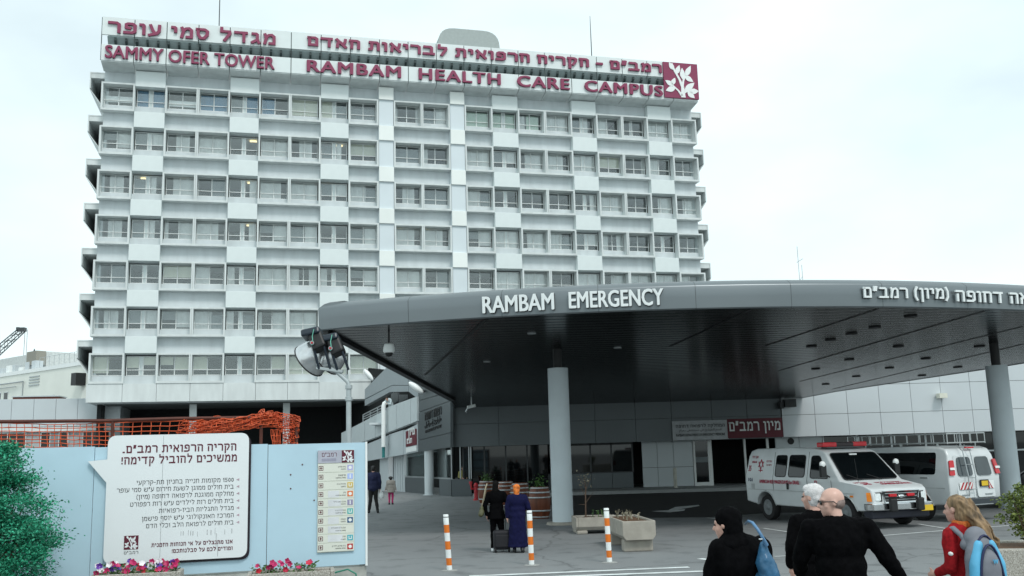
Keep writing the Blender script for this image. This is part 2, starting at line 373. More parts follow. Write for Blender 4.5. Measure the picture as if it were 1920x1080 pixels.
m1 = n.nodes.new('ShaderNodeMix'); m1.data_type = 'RGBA'; m1.blend_type = 'MULTIPLY'; m1.inputs[0].default_value = .7
m2 = n.nodes.new('ShaderNodeMix'); m2.data_type = 'RGBA'; m2.blend_type = 'MULTIPLY'; m2.inputs[0].default_value = .75
n.links.new(mxx.outputs[2], m1.inputs[6]); n.links.new(cr0.outputs[0], m1.inputs[7]); n.links.new(m1.outputs[2], m2.inputs[6]); n.links.new(st0.outputs[0], m2.inputs[7]); n.links.new(m2.outputs[2], b.inputs['Base Color'])
bp = n.nodes.new('ShaderNodeBump'); bp.inputs['Strength'].default_value = .35; bp.inputs['Distance'].default_value = .01
n.links.new(n2.outputs[0], bp.inputs['Height']); n.links.new(bp.outputs[0], b.inputs['Normal']); b.inputs['Roughness'].default_value = .85
structure(MB().add([(-900,-300,0),(900,-300,0),(900,1500,0),(-900,1500,0)], [(0,1,2,3)]).build('ground', am))
shade_asph = mat('shade_dark_asphalt', (.020,.022,.023), .8, var=.25, scale=1.2, bump=.3, bscale=90)  # near-black ground sheet: the deep canopy shade is painted into the asphalt colour
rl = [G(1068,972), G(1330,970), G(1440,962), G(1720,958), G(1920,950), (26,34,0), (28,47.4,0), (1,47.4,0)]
structure(MB().add([(p[0],p[1],.004) for p in rl], [tuple(range(len(rl)))]).build('shaded_road', shade_asph))
roadpaint = mat('worn_white_road_paint', (.66,.70,.70), .7, var=.22, scale=3, bump=.2)
mk = MB()
def strip(a, b_, wd):
    a = G(*a); b_ = G(*b_); d = (b_-a); q = Vector((-d.y,d.x,0)).normalized()*wd/2
    mk.add([(p.x,p.y,.008) for p in (a+q,a-q,b_-q,b_+q)], [(0,1,2,3)])
strip((880,1081),(1292,1064),.17); strip((1010,1083),(1420,1068),.17); strip((1312,1048),(1344,1052),.16)
strip((1432,991),(1500,1001),.09); strip((1640,1006),(1772,995),.10); strip((1722,983),(1790,994),.09); strip((1835,990),(1930,983),.10)
strip((1850,1026),(1920,1018),.09); strip((1452,1044),(1500,1042),.1); strip((1326,971),(1352,974),.12); strip((1780,1001),(1860,992),.09)
ar = [G(*p) for p in ((1221,959),(1253,957),(1266,951),(1310,947),(1312,949),(1270,956),(1285,955),(1283,958),(1256,961))]
mk.add([(p.x,p.y,.009) for p in ar], [tuple(range(len(ar)))])
structure(mk.build('road_marking', roadpaint))
# ================================================================== hospital tower
TA = R_(14.78); T0 = Vector((-31.15,70.08,0)); EX = Vector((math.cos(TA),math.sin(TA),0)); EY = Vector((-math.sin(TA),math.cos(TA),0))
TM = Matrix.Translation(T0) @ Matrix.Rotation(TA,4,'Z')
def TW(x, y, dep=0): return TM.inverted() @ PL(x, y, T0+EY*dep, EY)
tower = thing('hospital_tower', 'tall white hospital tower with egg-crate window frames and maroon roof lettering', 'hospital tower', T0, TA)
FH = 3.5; BW = 2.3625; PW = 1.26; Z0 = 7.87; HT = 2.26; DEP = .75; NR = 7; DY = 17
def ux(i): return i*BW + (PW if i >= 9 else 0) + (PW if i > 11 or i == 11 else 0) if i != 9 else 9*BW+PW
def left(i): return i*BW + (PW if i >= 9 else 0) + (PW if i >= 11 else 0)
TWID = 20*BW+2*PW
PANELC = {1,4,7,12,15,18}
SECT = ((0,9),(9,11),(11,20))
wl = MB()                                   # floor slabs with the recessed spandrels, sills, end walls
for k in range(NR+1):
    z1 = Z0+FH*k; zt = z1-FH+HT
    if k == 0: wl.box(.12,TWID-.12,.81,DY,6.45,z1-.002)
    elif k == NR: wl.box(.12,TWID-.12,.62,DY,zt-.06,34.4)
    else: wl.box(.12,TWID-.12,.62,DY,zt-.06,z1-.002)
    if k < NR: wl.box(.14,TWID-.14,.69,.9,z1,z1+.62)
for k in range(NR):
    z = Z0+FH*k
    wl.box(.12,.4,.92,DY,z,z+HT-.065); wl.box(TWID-.4,TWID-.12,.92,DY,z,z+HT-.065)
wl.build('wall', spandm, tower)
rb = MB()
for k in range(NR):
    z = Z0+FH*k; rb.box(.42,TWID-.42,4.2,4.4,z,z+HT-.07)
    for i in range(1,20):
        if i in (9,11): continue
        if i % 2: rb.box(left(i)-.05,left(i)+.05,1.2,4.18,z,z+HT-.07)
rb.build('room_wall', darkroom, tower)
for k in range(NR):                         # the egg-crate frames, one mesh per storey and section
    zb = Z0+FH*k
    for a, c in ((0,1),(2,4),(5,7),(8,9),(9,11),(11,12),(13,15),(16,18),(19,20)):
        f = MB(); xa = left(a)-(.065 if a-1 in PANELC else 0); xc = left(c-1)+BW+(.065 if c in PANELC else 0)
        f.box(xa, xa+.13, 0, DEP, zb, zb+HT); f.box(xc-.13, xc, 0, DEP, zb, zb+HT)
        if c-a == 2: x = left(a)+BW; f.box(x-.115, x-.02, .004, DEP-.004, zb+.168, zb+HT-.128); f.box(x+.02, x+.115, .004, DEP-.004, zb+.168, zb+HT-.128); f.box(x-.03, x+.03, .06, DEP-.006, zb+.166, zb+HT-.126)
        f.box(xa+.128, xc-.128, .003, DEP-.003, zb+.002, zb+.17); f.box(xa+.128, xc-.128, .003, DEP-.003, zb+HT-.13, zb+HT-.002)
        f.build('sunshade_frame', concrete, tower)
pan = None
for k in range(1, NR+1):
    for i in sorted(PANELC):
        if pan is None:
            pan = MB().box(.07,BW-.07,.012,.60,-1.27,-.01).build('spandrel_panel', panelm, tower, bevel=.02); o = pan
        else: o = copy_tree(pan, tower)
        o.location = (left(i), 0, Z0+FH*k+.02 if k < NR else Z0+FH*k-.18)
        if k == 0: o.location.z = Z0+.02; o.scale.z = .99
for k, x in ((0,9*BW),(1,11*BW+PW)):
    MB().box(x+.03,x+PW-.03,.05,.8,6.55,32.2).build('pillar', pillarm, tower, bevel=.02)
    for j in range(1, NR+1):
        z = Z0+FH*j
        MB().box(x+.02,x+PW-.02,-.1,.048,z-1.26,min(z-.02,32.18)).build('pillar_panel', pillarbox, tower, bevel=.015)
bd = MB()
for i in range(21):
    x0 = i*TWID/21; bd.box(x0+.012-(.1 if i==0 else 0), x0+TWID/21-.012, .06, .5, 6.52, Z0-.004)
bd.box(0,TWID,.5,.8,6.5,Z0-.006)
bd.build('base_band', concrete, tower)
# --- windows
def curtain(x0, x1, z0, z1, y=.925):
    m = MB(); nn = max(6, int((x1-x0)/.045)); vs = []
    for i in range(nn+1):
        x = x0+(x1-x0)*i/nn; yy = y + (.035 if i % 2 else -.035) + random.uniform(-.012,.012)
        vs += [(x,yy,z0),(x,yy,z1)]
    return m.add(vs, [(2*i,2*i+2,2*i+3,2*i+1) for i in range(nn)])
G0, G1 = .64, 2.10
def make_window(kind, segs):
    """window of one bay: kind 'pair' between fins, 'split' with a dark gap in the middle"""
    fr = MB(); x0, x1 = .13, BW-.13; y0, y1 = .79, .86; q = .05
    fr.box(x0,x1,y0,y1,G0,G0+q); fr.box(x0,x1,y0,y1,G1-q,G1); fr.box(x0,x0+q,y0,y1,G0+q,G1-q); fr.box(x1-q,x1,y0,y1,G0+q,G1-q)
    xm = (x0+x1)/2
    if kind == 'pair': fr.box(xm-.035,xm+.035,y0,y1,G0+q,G1-q)
    else: fr.box(xm-.17,xm-.09,y0,y1,G0+q,G1-q); fr.box(xm+.09,xm+.17,y0,y1,G0+q,G1-q); fr.box(xm-.09,xm+.09,y0+.05,y1+.05,G0+q,G1-q)
    fr.box(x0,x1,y0-.05,y0-.01,G0+.40,G0+.455)
    o = fr.build('window', framem, tower)
    MB().box(x0+q,x1-q,.822,.83,G0+q,G1-q).build('pane', glass, o)
    for (a, c, lo, hi, mm) in segs:
        xa, xc = x0+.05+(x1-x0-.1)*a, x0+.05+(x1-x0-.1)*c; za, zc = G0+.04+(G1-G0-.08)*lo, G0+.04+(G1-G0-.08)*hi
        if mm is curtm: curtain(xa,xc,za,zc).build('curtain', curtm, o)
        else: MB().box(xa,xc,.87,.88,za,zc).build('blind', mm, o)
    return o
C_, GB = curtm, greyblind
VAR = {'pair':[[(0,1,0,1,C_)], [(0,1,0,1,C_)], [(0,.78,0,1,C_)], [(.24,1,0,1,C_)], [(0,.5,0,1,C_)], [(.5,1,0,1,C_),(0,.12,0,1,C_)], [(0,.33,0,1,C_),(.72,1,0,1,C_)], [(0,.5,0,.82,GB),(.55,1,0,1,C_)],
               [(0,1,.02,.86,GB)], [(0,.62,0,1,C_),(.62,1,0,.8,GB)], [(0,.2,0,1,C_)], [(.1,.9,0,.96,C_)], [], [(0,.12,0,1,C_),(.88,1,0,1,C_)], [(.3,.8,.0,1,C_)], [(0,1,.35,1,beigeblind)], [(0,.5,.5,1,GB),(.5,1,.1,1,C_)], [(.5,1,.02,1,GB)]],
       'split':[[(0,.42,0,1,C_),(.58,1,0,1,C_)], [(0,.40,0,.85,GB),(.6,.8,0,1,C_)], [(.58,1,0,.84,GB)], [(0,.25,0,1,C_),(.58,1,0,.8,GB)], [], [(.75,1,0,1,C_)], [(0,.42,.3,1,GB),(.58,1,.3,1,C_)]]}
top_row = {0:[(0,1,.2,.55,whitem)],1:[(0,.4,0,.95,blueblind),(.58,1,0,.95,blueblind)],2:[(0,1,.15,.5,whitem)],3:[(0,.48,0,.9,blueblind),(.52,1,0,.9,blueblind)],
           4:[(0,.42,0,.9,GB),(.58,1,0,.95,blueblind)],5:[(0,.5,0,.9,blueblind)],6:[(0,1,.05,1,beigeblind)],7:[(0,.42,0,1,beigeblind),(.58,1,0,.8,GB)],8:[(0,1,0,.7,GB)],
           11:[(0,1,0,.9,greenblind)],12:[(0,.4,0,.9,greenblind),(.6,1,0,.9,greenblind)],13:[(0,.3,0,.9,C_),(.35,.9,0,.9,greenblind)],17:[(0,.3,0,1,beigeblind),(.35,.75,.4,1,blueblind),(.75,1,0,1,beigeblind)],
           18:[(.6,1,0,1,C_)],19:[(0,1,0,1,beigeblind)]}
low_row = {0:[(0,.55,.12,1,beigeblind)],1:[(0,.42,.4,1,beigeblind),(.58,1,.55,1,beigeblind)],2:[(0,.45,.55,1,beigeblind),(.5,1,.3,1,beigeblind)],3:[(0,.5,.3,1,beigeblind)],
           5:[(.5,1,.3,1,beigeblind)],6:[(0,1,0,1,beigeblind)],7:[(0,1,0,1,beigeblind)],8:[(0,1,0,1,beigeblind)]}
cand = []
for k in range(NR):
    for i in range(20): cand.append((k, i))
def seen(k, i):
    if i < 9: return k >= 1 or i < 9
    if i < 11: return k >= 2
    return k >= 2
vis = [(k,i) for k,i in cand if seen(k,i)]
vis.sort(key=lambda c: (c[1] >= 11 and c[0] == 2, c[0] == 6 and c[1] >= 16, c[1] >= 18, c[0] == 1 and c[1] == 8, c[1]))
first = vis[:100]; rest = [c for c in cand if c not in first]
cache = {}; restmb = MB()
rng = random.Random(11)
for (k, i) in first:
    kind = 'split' if i in PANELC else 'pair'
    if k == 6 and i in top_row: key = ('t', i); segs = top_row[i]
    elif k == 0 and i in low_row: key = ('l', i); segs = low_row[i]
    else: v = rng.randrange(len(VAR[kind])); key = (kind, v); segs = VAR[kind][v]
    if key in cache: o = copy_tree(cache[key], tower)
    else: o = make_window(kind, segs); cache[key] = o
    o.location = (left(i), 0, Z0+FH*k)
rm = MB()
for (k, i) in rest:
    X = left(i); Zk = Z0+FH*k; x0, x1 = X+.13, X+BW-.13; q = .05
    rm.cm = 0
    for bx in ((x0,x1,.79,.86,Zk+G0,Zk+G0+q),(x0,x1,.79,.86,Zk+G1-q,Zk+G1),(x0,x0+q,.79,.86,Zk+G0+q,Zk+G1-q),(x1-q,x1,.79,.86,Zk+G0+q,Zk+G1-q),
               ((x0+x1)/2-.035,(x0+x1)/2+.035,.79,.86,Zk+G0+q,Zk+G1-q),(x0,x1,.74,.78,Zk+G0+.4,Zk+G0+.455)): rm.box(*bx)
    rm.cm = 1; rm.box(x0+q,x1-q,.822,.83,Zk+G0+q,Zk+G1-q)
    if rng.random() < .75:
        rm.cm = 2; a = rng.choice((0,0,.4)); c = rng.choice((1,1,.55)); cu = curtain(x0+.05+a*(x1-x0-.1), x0+.05+c*(x1-x0-.1), Zk+G0+.04, Zk+G1-.04); rm.add(cu.v, cu.f)
o = rm.build('window', [framem, glass, curtm], tower); o['kind'] = 'stuff'
for (k, i, fx) in ((4,1,.35),(4,2,.6),(4,4,.75),(5,4,.8),(5,7,.7),(4,7,.3),(3,4,.75),(3,9,.3),(3,10,.25)):
    x = left(i)+BW*fx; z = Z0+FH*k+HT-.16
    MB().box(x-.28,x+.28,1.5,1.75,z-.03,z+.03).build('ceiling_lamp', lampm, tower)
# --- sun shades wrapping the two end walls
for s in (0,1):
    for j in range(1, NR+1):
        zt = Z0+FH*j-.2; m = MB(); X = (lambda d: .12-d if s == 0 else TWID-.12+d)
        def bx(d0,d1,y0,y1,z0,z1): a, c = sorted((X(d0),X(d1))); m.box(a,c,y0,y1,z0,z1)
        bx(.005,1.1,.95,15,zt-.45,zt-.05); bx(.0,1.13,.92,15.1,zt-.05,zt+.03); bx(1.03,1.12,.9,15,zt-1.32,zt-.051)
        m.prism([(X(.005),.96,zt-2.95),(X(.005),.96,zt-2.83),(X(1.1),.96,zt-1.32),(X(1.1),.96,zt-1.42)], (0,14,0))
        m.build('side_sunshade', concrete, tower)
# --- roof signs
sg = MB(); GZ = ((32.47,33.76),(34.54,36.0)); nb = 21; sw = 49.6/nb
for z0, z1 in GZ:
    for i in range(nb): sg.box(i*sw+.03,(i+1)*sw-.03,-1.0,-.86,z0,z1)
sg.build('sign_board', panelm, tower, bevel=.01)
sb = MB()
for i in range(nb): sb.prism([(i*sw+.03,-.95,32.46),(i*sw+.03,-.95,32.40),(i*sw+.03,.6,32.18),(i*sw+.03,.6,32.24)], (sw-.06,0,0))
sb.build('sign_soffit', concrete, tower)
sr = MB(); sr.box(.3,49.3,.1,.5,34.41,35.9)
sr.prism([(.4,-.84,34.50),(.4,-.84,34.44),(.4,.55,33.05),(.4,.6,33.1)], (48.9,0,0))
sr.build('sign_backing', mat('grey_louvre', (.33,.40,.40), .6, var=.08), tower)
rbm = MB()
for i in range(62):
    x = .9+i*.775; rbm.prism([(x,-.84,34.43),(x,.5,33.08),(x,.5,32.98),(x,-.84,34.2)], (.16,0,0))
for i in range(nb+1): rbm.box(i*sw-.028,i*sw+.028,-.9,-.84,32.5,35.98)
rbm.build('sign_rib', mat('dark_green_grey', (.035,.055,.055), .6), tower)
TX = dict(m=maroon, parent=tower, ext=.16)
def trow(s, xa, xb, z0, h, bold, sp=1): return text(s, (xa,-1.02,z0), (1,0,0), (0,0,1), xb-xa, h, maroon, tower, ext=.17, bold=bold, space=sp)
trow('SAMMY OFER TOWER', .32, 12.9, 32.62, 1.0, .022)
trow('RAMBAM  HEALTH  CARE  CAMPUS', 15.4, 46.2, 32.66, .96, .03, 1.12)
trow(heb('מגדל סמי עופר'), .45, 12.95, 34.62, 1.22, .03, 1.12)
trow(heb('רמב״ם - הקריה הרפואית לבריאות האדם'), 15.4, 46.2, 34.62, 1.24, .04)
emblem((46.35,-1.0,32.62), (1,0,0), (0,0,1), 3.3, tower, .16, maroon, whitem)
# --- roof
rf = MB(); rf.box(1,TWID-1,2,DY-1,34.41,34.9); rf.build('roof', spandm, tower)
dm = MB(); dm.prism(rpoly([(27.3,5,34.91),(33.0,5,34.91),(33.0,5,40.3),(27.3,5,40.3)], 1.5, 6), (0,6,0)); dm.build('roof_tank', mat('tank_grey', (.36,.40,.39), .7, var=.05), tower)
for (x, y, h) in ((8.4,3,44.5),(41.2,3,41.7)): MB().tube([(x,y,34.9),(x,y,h-2),(x,y,h)], [.05,.04,.02], 6).build('antenna', darkgrey, tower)
# --- open ground storey
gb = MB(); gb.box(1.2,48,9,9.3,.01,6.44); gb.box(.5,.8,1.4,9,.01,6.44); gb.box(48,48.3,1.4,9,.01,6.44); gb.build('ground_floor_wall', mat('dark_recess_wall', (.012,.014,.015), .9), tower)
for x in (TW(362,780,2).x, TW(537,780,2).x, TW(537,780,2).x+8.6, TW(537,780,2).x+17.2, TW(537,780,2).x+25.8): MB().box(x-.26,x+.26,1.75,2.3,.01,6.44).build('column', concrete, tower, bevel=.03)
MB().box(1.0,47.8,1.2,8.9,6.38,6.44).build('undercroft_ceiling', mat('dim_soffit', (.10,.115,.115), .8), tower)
# ================================================================== grey annex left of the tower
ax = thing('annex_building', 'low grey panelled annex joined to the left foot of the white tower', 'building', TM @ Vector((0,3.2,0)), TA)
m = MB()
for i in range(14):
    x1 = 1.9-i*1.52; m.box(x1-1.5,x1,0,.2,4.95,7.02)
m.build('wall_panel', metpanl, ax, bevel=.01)
MB().box(-19.6,1.9,.21,9,3.05,7.0).build('wall', mat('annex_grey', (.38,.42,.43), .7), ax)
MB().box(-19.6,1.9,-.12,.0,4.6,4.9).build('ledge', concrete, ax)
MB().box(-19.6,1.9,.1,.205,2.0,3.04).box(-19.6,1.9,.25,9,0.01,2.0).build('lower_wall', spandm, ax)
for i in range(7):
    x = 1.2-i*2.9; fr = MB(); fr.box(x-1.9,x,.05,.2,3.1,3.16); fr.box(x-1.9,x,.05,.2,4.5,4.56)
    for q in (0,.62,1.24,1.86): fr.box(x-q-.04,x-q,.05,.2,3.16,4.5)
    o = fr.build('window', framem, ax); MB().box(x-1.86,x-.04,.12,.14,3.17,4.49).build('pane', vanglass, o)
    if i % 2: MB().box(x-1.24,x-.66,.06,.1,3.18,4.48).build('blind', greyblind, o)
# ================================================================== cream building, crane behind
cream = mat('cream_render', (.80,.82,.76), .8, var=.05, scale=.3)
p = D(60,760,118); cb = thing('cream_building', 'long cream flat-roofed building far behind the grey annex, with rooftop plant', 'building', (p.x,p.y,0), R_(-38))
I = PM[cb.name].inverted()
zt = D(60,695,118).z
m = MB(); m.box(-14,26,0,14,0,zt-.2); m.build('wall', cream, cb)
m = MB(); m.box(-14.1,26.1,-.1,14,zt-.2,zt+.25); m.build('parapet', whitem, cb)
m = MB(); m.box(-14,-1.2,2,10,zt+.26,zt+2.6); m.build('roof_block', mat('rooftop_grey', (.55,.58,.57), .7), cb)
m = MB(); m.prism([(-5.2,1.9,zt+1.7),(-3.4,1.9,zt+1.7),(-4.3,1.9,zt+3.2)], (0,.08,0)); m.build('vent', blackm, cb)
m = MB(); m.box(-3.4,-.9,.6,1.8,zt+.9,zt+2.6); m.build('cooling_unit', mat('brown_grille', (.28,.27,.23), .7, var=.3, scale=20), cb)
m = MB()
for i in range(14): m.box(1.2+i*1.2,1.24+i*1.2,.05,.09,zt+.26,zt+1.5)
m.box(1.2,17.0,.05,.09,zt+1.46,zt+1.5); m.build('roof_railing', steel, cb)
for x in (-9.5,-7.6): 
    o = MB().box(x,x+1.2,-.06,-.004,zt-4.6,zt-2.2).build('window', framem, cb); MB().box(x+.1,x+1.1,-.08,-.062,zt-4.5,zt-2.3).build('pane', vanglass, o)
m = MB(); m.box(11.5,12.6,-1.2,-.01,zt-2.6,zt-1.2); m.build('cooling_unit', blackm, cb)
rc = random.Random(21)
for i in range(7):
    x = -12+i*1.7; h_ = rc.uniform(.5,1.1); MB().box(x,x+rc.uniform(.6,1.2),.5,1.5,zt+.26,zt+.26+h_).build('roof_plant', rc.choice([spandm,whitem,steel,metpanl]), cb, bevel=.04)
m = MB(); m.tube([(-13.5,-.3,zt-1.2),(-2,-.3,zt-1.2),(-2,-.3,zt-3.4),(6,-.3,zt-3.4)], .09, 6); m.tube([(-13.5,-.25,zt-1.7),(-4,-.25,zt-1.7)], .05, 6); m.build('pipe', steel, cb)
for i in range(4): MB().box(-1.0,1.6,-.10,-.02,zt-.8-.35*i,zt-.68-.35*i).build('louvre_slat', steel, cb)
p = D(66,758,104); sh = thing('brown_shed', 'low brown rooftop shed in front of the cream building', 'shed', (p.x,p.y,0), R_(10))
zl = D(66,756,104).z; zh = D(66,742,104).z
MB().box(-2.3,2.3,0,3,zl-1.2,zh-.12).build('wall', mat('brown_brick', (.16,.06,.045), .8, var=.1), sh); MB().box(-2.4,2.4,-.1,3.1,zh-.118,zh).build('roof', spandm, sh)
MB().box(-2.2,2.2,.1,2.9,0,zl-1.21).build('base', spandm, sh)
p = D(18,800,140); cr = thing('crane', 'dark lattice crane boom reaching over the cream building', 'crane', (p.x-4,p.y,0))
a = D(-40,690,140); e = D(42,618,140); m = MB()
dv = (e-a); q = Vector((0,0,1)).cross(dv).normalized(); up2 = dv.cross(q).normalized(); N = 12
corners = []
for i in range(N+1):
    c = a+dv*(i/N); hw = .55*(1-.35*i/N); corners.append([c+up2*hw*sx+q*hw*sy for sx in (-1,1) for sy in (-1,1)])
for c in range(4): m.tube([corners[i][c] for i in range(N+1)], .075, 5)
for i in range(N):
    for (c1,c2) in ((0,2),(1,3),(0,1),(2,3)):
        aa, bb = (c1,c2) if i % 2 else (c2,c1); m.tube([corners[i][aa],corners[i+1][bb]], .04, 4)
m.build('boom', mat('crane_steel', (.07,.085,.09), .5), cr, world=True)
m = MB(); m.obox(e, .45,.4,.28); m.obox(e+Vector((-.6,0,.05)), .2,.3,.3); m.build('boom_head', darkgrey, cr, world=True)
g = e+Vector((.4,0,0)); MB().tube([g,(g.x,g.y,D(42,745,140).z)], .035, 4).tube([g+Vector((.35,0,0)),(g.x+.35,g.y,D(42,735,140).z)], .03, 4).build('cable', darkgrey, cr, world=True)
m = MB(); m.tube([a,(a.x-2,a.y,2.4)], .5, 6); m.obox((a.x-2,a.y,1.2), 1.5,2.2,1.19); m.build('crane_body', darkgrey, cr, world=True)
p = D(1502,520,150); mt = thing('radio_mast', 'thin lattice radio mast showing above the canopy roof', 'mast', (p.x,p.y,0))
zt = D(1501,462,150).z; m = MB()
for sx in (-.25,.25): m.tube([(sx,0,0),(sx,0,zt-(3 if sx>0 else 0))], .05, 5)
for i in range(int(zt/1.2)-3): m.tube([(-.25,0,i*1.2),(.25,0,i*1.2+.6)], .03, 4)
m.tube([(-.5,0,zt-2.6),(.5,0,zt-2.0)], .04, 4); m.build('mast', steel, mt)
# ================================================================== emergency building
eb = thing('emergency_building', 'two storey grey metal clad emergency wing behind the canopy, with a ramp gallery', 'building', (0,50,0))
WC = Vector((-3.39,48.78,0)); WD = Vector((-.419,.908,0)).normalized(); WN = Vector((-WD.y, WD.x, 0))   # side wall runs back and left from its corner
if WN.x > 0: WN = -WN
def WP(x, y, back=0): return PL(x, y, WC - WN*back, WN)
YF = 49.5
def EP(x, y, Y=YF): return D(x, y, Y)
ZF = 2.47
# front fascia panels
def panels(mb, xs, z0, z1, y, th=.12, gap=.02):
    for i in range(len(xs)-1): mb.box(xs[i]+gap/2, xs[i+1]-gap/2, y, y+th, z0+gap/2, z1-gap/2)
xa = WC.x+.05
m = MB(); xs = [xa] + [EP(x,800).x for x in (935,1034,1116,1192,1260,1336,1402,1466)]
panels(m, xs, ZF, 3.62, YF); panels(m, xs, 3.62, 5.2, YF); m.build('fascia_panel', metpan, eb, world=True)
m = MB(); xs = [EP(x,780).x for x in (1466,1528,1590,1651,1711,1768,1824,1880,1940,2000,2060)]
panels(m, xs, ZF+.04, 3.62, YF-.02); panels(m, xs, 3.62, 5.05, YF-.02); panels(m, xs, 5.05, 6.6, YF-.02); panels(m, xs, 6.6, 7.4, YF-.02)
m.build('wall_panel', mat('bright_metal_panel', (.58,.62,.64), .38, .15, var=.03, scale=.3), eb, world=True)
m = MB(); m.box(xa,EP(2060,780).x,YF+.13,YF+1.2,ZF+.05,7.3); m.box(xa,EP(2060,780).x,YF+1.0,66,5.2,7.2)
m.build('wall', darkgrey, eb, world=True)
# recessed ground floor of the front: dark glazing, grey sill panels, a panelled wall and the glazed door
YG = 50.6
xw0, xw1 = EP(1206,900,YG).x, EP(1302,900,YG).x
m = MB(); xs = [xw0+(xw1-xw0)*q for q in (0,.3,.62,1)]; panels(m, xs, .16, 1.15, YG); panels(m, xs, 1.15, ZF+.1, YG)
m.build('wall_panel', metpanl, eb, world=True)
xd0, xd1 = xw1+.02, EP(1338,900,YG).x
m = MB(); m.box(xd0,xd0+.1,YG-.03,YG+.1,.16,ZF+.1).box(xd1-.22,xd1,YG-.03,YG+.1,.16,ZF+.1).box(xd0+.1,xd1-.22,YG-.03,YG+.1,.16,.34).box(xd0+.1,xd1-.22,YG-.03,YG+.1,ZF-.02,ZF+.1)
o = m.build('door', whitem, eb, world=True)
MB().box(xd0+.1,xd1-.22,YG+.02,YG+.03,.34,ZF-.02).build('pane', vanglass, o, world=True)
MB().box(xd0+.1,xd1-.22,YG-.0,YG+.015,1.35,1.62).build('door_notice', greyblind, o, world=True)
xs0, xs1 = EP(1030,900,YG).x, EP(1188,900,YG).x
m = MB(); panels(m, [xs0+(xs1-xs0)*q for q in (0,.25,.5,.75,1)], .16, .95, YG); m.build('sill_panel', metpan, eb, world=True)
m = MB()
for q in range(5):
    x = xs0+(xs1-xs0)*q/4; m.box(x-.04,x+.04,YG,YG+.1,.96,ZF+.1)
m.box(xs0,xs1,YG,YG+.1,ZF-.1,ZF+.1).box(xs0,xs1,YG,YG+.1,.95,1.0); o = m.build('window', darkgrey, eb, world=True)
MB().box(xs0,xs1,YG+.04,YG+.05,1.0,ZF).build('pane', vanglass, o, world=True)
xg0, xg1 = WC.x+.6, xs0
m = MB(); 
for q in range(5):
    x = xg0+(xg1-xg0)*q/4; m.box(x-.04,x+.04,YG,YG+.1,.1,ZF+.1)
o = m.build('window', darkgrey, eb, world=True); MB().box(xg0,xg1,YG+.04,YG+.05,.1,ZF).build('pane', vanglass, o, world=True)
xr0, xr1 = EP(1455,850,YG).x, EP(2060,850,YG).x
m = MB(); m.box(EP(1440,850,YG).x-.06,EP(1440,850,YG).x+.06,YG-.04,YG+.08,.16,ZF+.1); m.box(EP(1397,850,YG).x-.05,EP(1397,850,YG).x+.05,YG-.04,YG+.08,.16,ZF+.1); m.build('door_frame', whitem, eb, world=True)
m = MB(); xq = EP(1545,850,YG).x; panels(m, [xr0,(xr0+xq)/2,xq], .16, ZF+.1, YG); m.build('wall_panel', metpanl, eb, world=True)
c = EP(1483,833,YG); m = MB(); m.lathe([(.17,0),(.17,.04)], 16, Matrix.Translation((c.x,YG-.001,2.3)) @ Matrix.Rotation(R_(90),4,'X')); m.build('vent', blackm, eb, world=True)
m = MB()
for q in range(9):
    x = xq+(xr1-xq)*q/8; m.box(x-.05,x+.05,YG,YG+.1,.1,ZF+.1)
m.box(xq,xr1,YG,YG+.1,1.5,1.58); o = m.build('window', steel, eb, world=True); MB().box(xq,xr1,YG+.04,YG+.05,.1,ZF).build('pane', vanglass, o, world=True)
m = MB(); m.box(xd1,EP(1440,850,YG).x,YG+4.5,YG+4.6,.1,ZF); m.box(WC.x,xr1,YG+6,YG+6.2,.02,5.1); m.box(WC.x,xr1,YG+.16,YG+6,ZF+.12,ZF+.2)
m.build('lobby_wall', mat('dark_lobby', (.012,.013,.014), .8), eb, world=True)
structure(MB().box(WC.x+1.2,xr1,47.6,56,.0,.15).build('pavement', mat('paving', (.34,.36,.36), .8, var=.1)))
# wall fittings
def at_front(x, y, Y=YF): return EP(x, y, Y)
c = at_front(1480,756,YF-.4); m = MB(); m.obox(c,.28,.25,.2); m.obox(c+Vector((-.42,.05,-.1)),.09,.2,.16); m.obox(c+Vector((0,.3,0)),.05,.1,.05); o = m.build('wall_unit', darkgrey, eb, world=True)
c = at_front(1766,742,YF-.3); m = MB(); m.obox(c,.2,.2,.12); m.obox(c+Vector((0,.2,0)),.05,.1,.04); m.build('floodlight', mat('cream_lamp', (.72,.72,.62), .4), eb, world=True)
# signs over the door
def board(x0,y0,x1,y1,Y,m_):
    a = EP(x0,y0,Y); b_ = EP(x1,y1,Y); mb = MB(); mb.box(a.x,b_.x,Y,Y+.12,min(a.z,b_.z),max(a.z,b_.z)); return mb, a, b_
sgn = thing('entrance_sign', 'grey and maroon sign over the emergency entrance, white lettering on its maroon half', 'sign', (EP(1363,820).x,YF-.2,2.5))
mb, a, b_ = board(1262,826,1364,787,YF-.16,None); 
o = mb.build('grey_board', mat('sign_grey', (.50,.53,.55), .5), sgn, world=True)
W_ = b_.x-a.x; H_ = b_.z-a.z; z0 = a.z; x0 = a.x; Yt = YF-.16
X1 = (1,0,0); Z1 = (0,0,1)
text(heb('המחלקה לרפואה דחופה'), (x0+W_*.06,Yt,z0+H_*.60), X1, Z1, W_*.88, H_*.24, blackm, o, .01, .02, world=True)
text('ﻡﺎﺒﻣﺭ ﻰﻔﺸﺘﺴﻣ ﻲﻓ ﺉﺭﺍﻮﻄﻟﺍ ﻢﺴﻗ', (x0+W_*.12,Yt,z0+H_*.40), X1, Z1, W_*.76, H_*.18, blackm, o, .01, 0, world=True)
text('RAMBAM DEPARTMENT OF EMERGENCY MEDICINE', (x0+W_*.06,Yt,z0+H_*.2), X1, Z1, W_*.88, H_*.13, blackm, o, .01, .02, world=True)
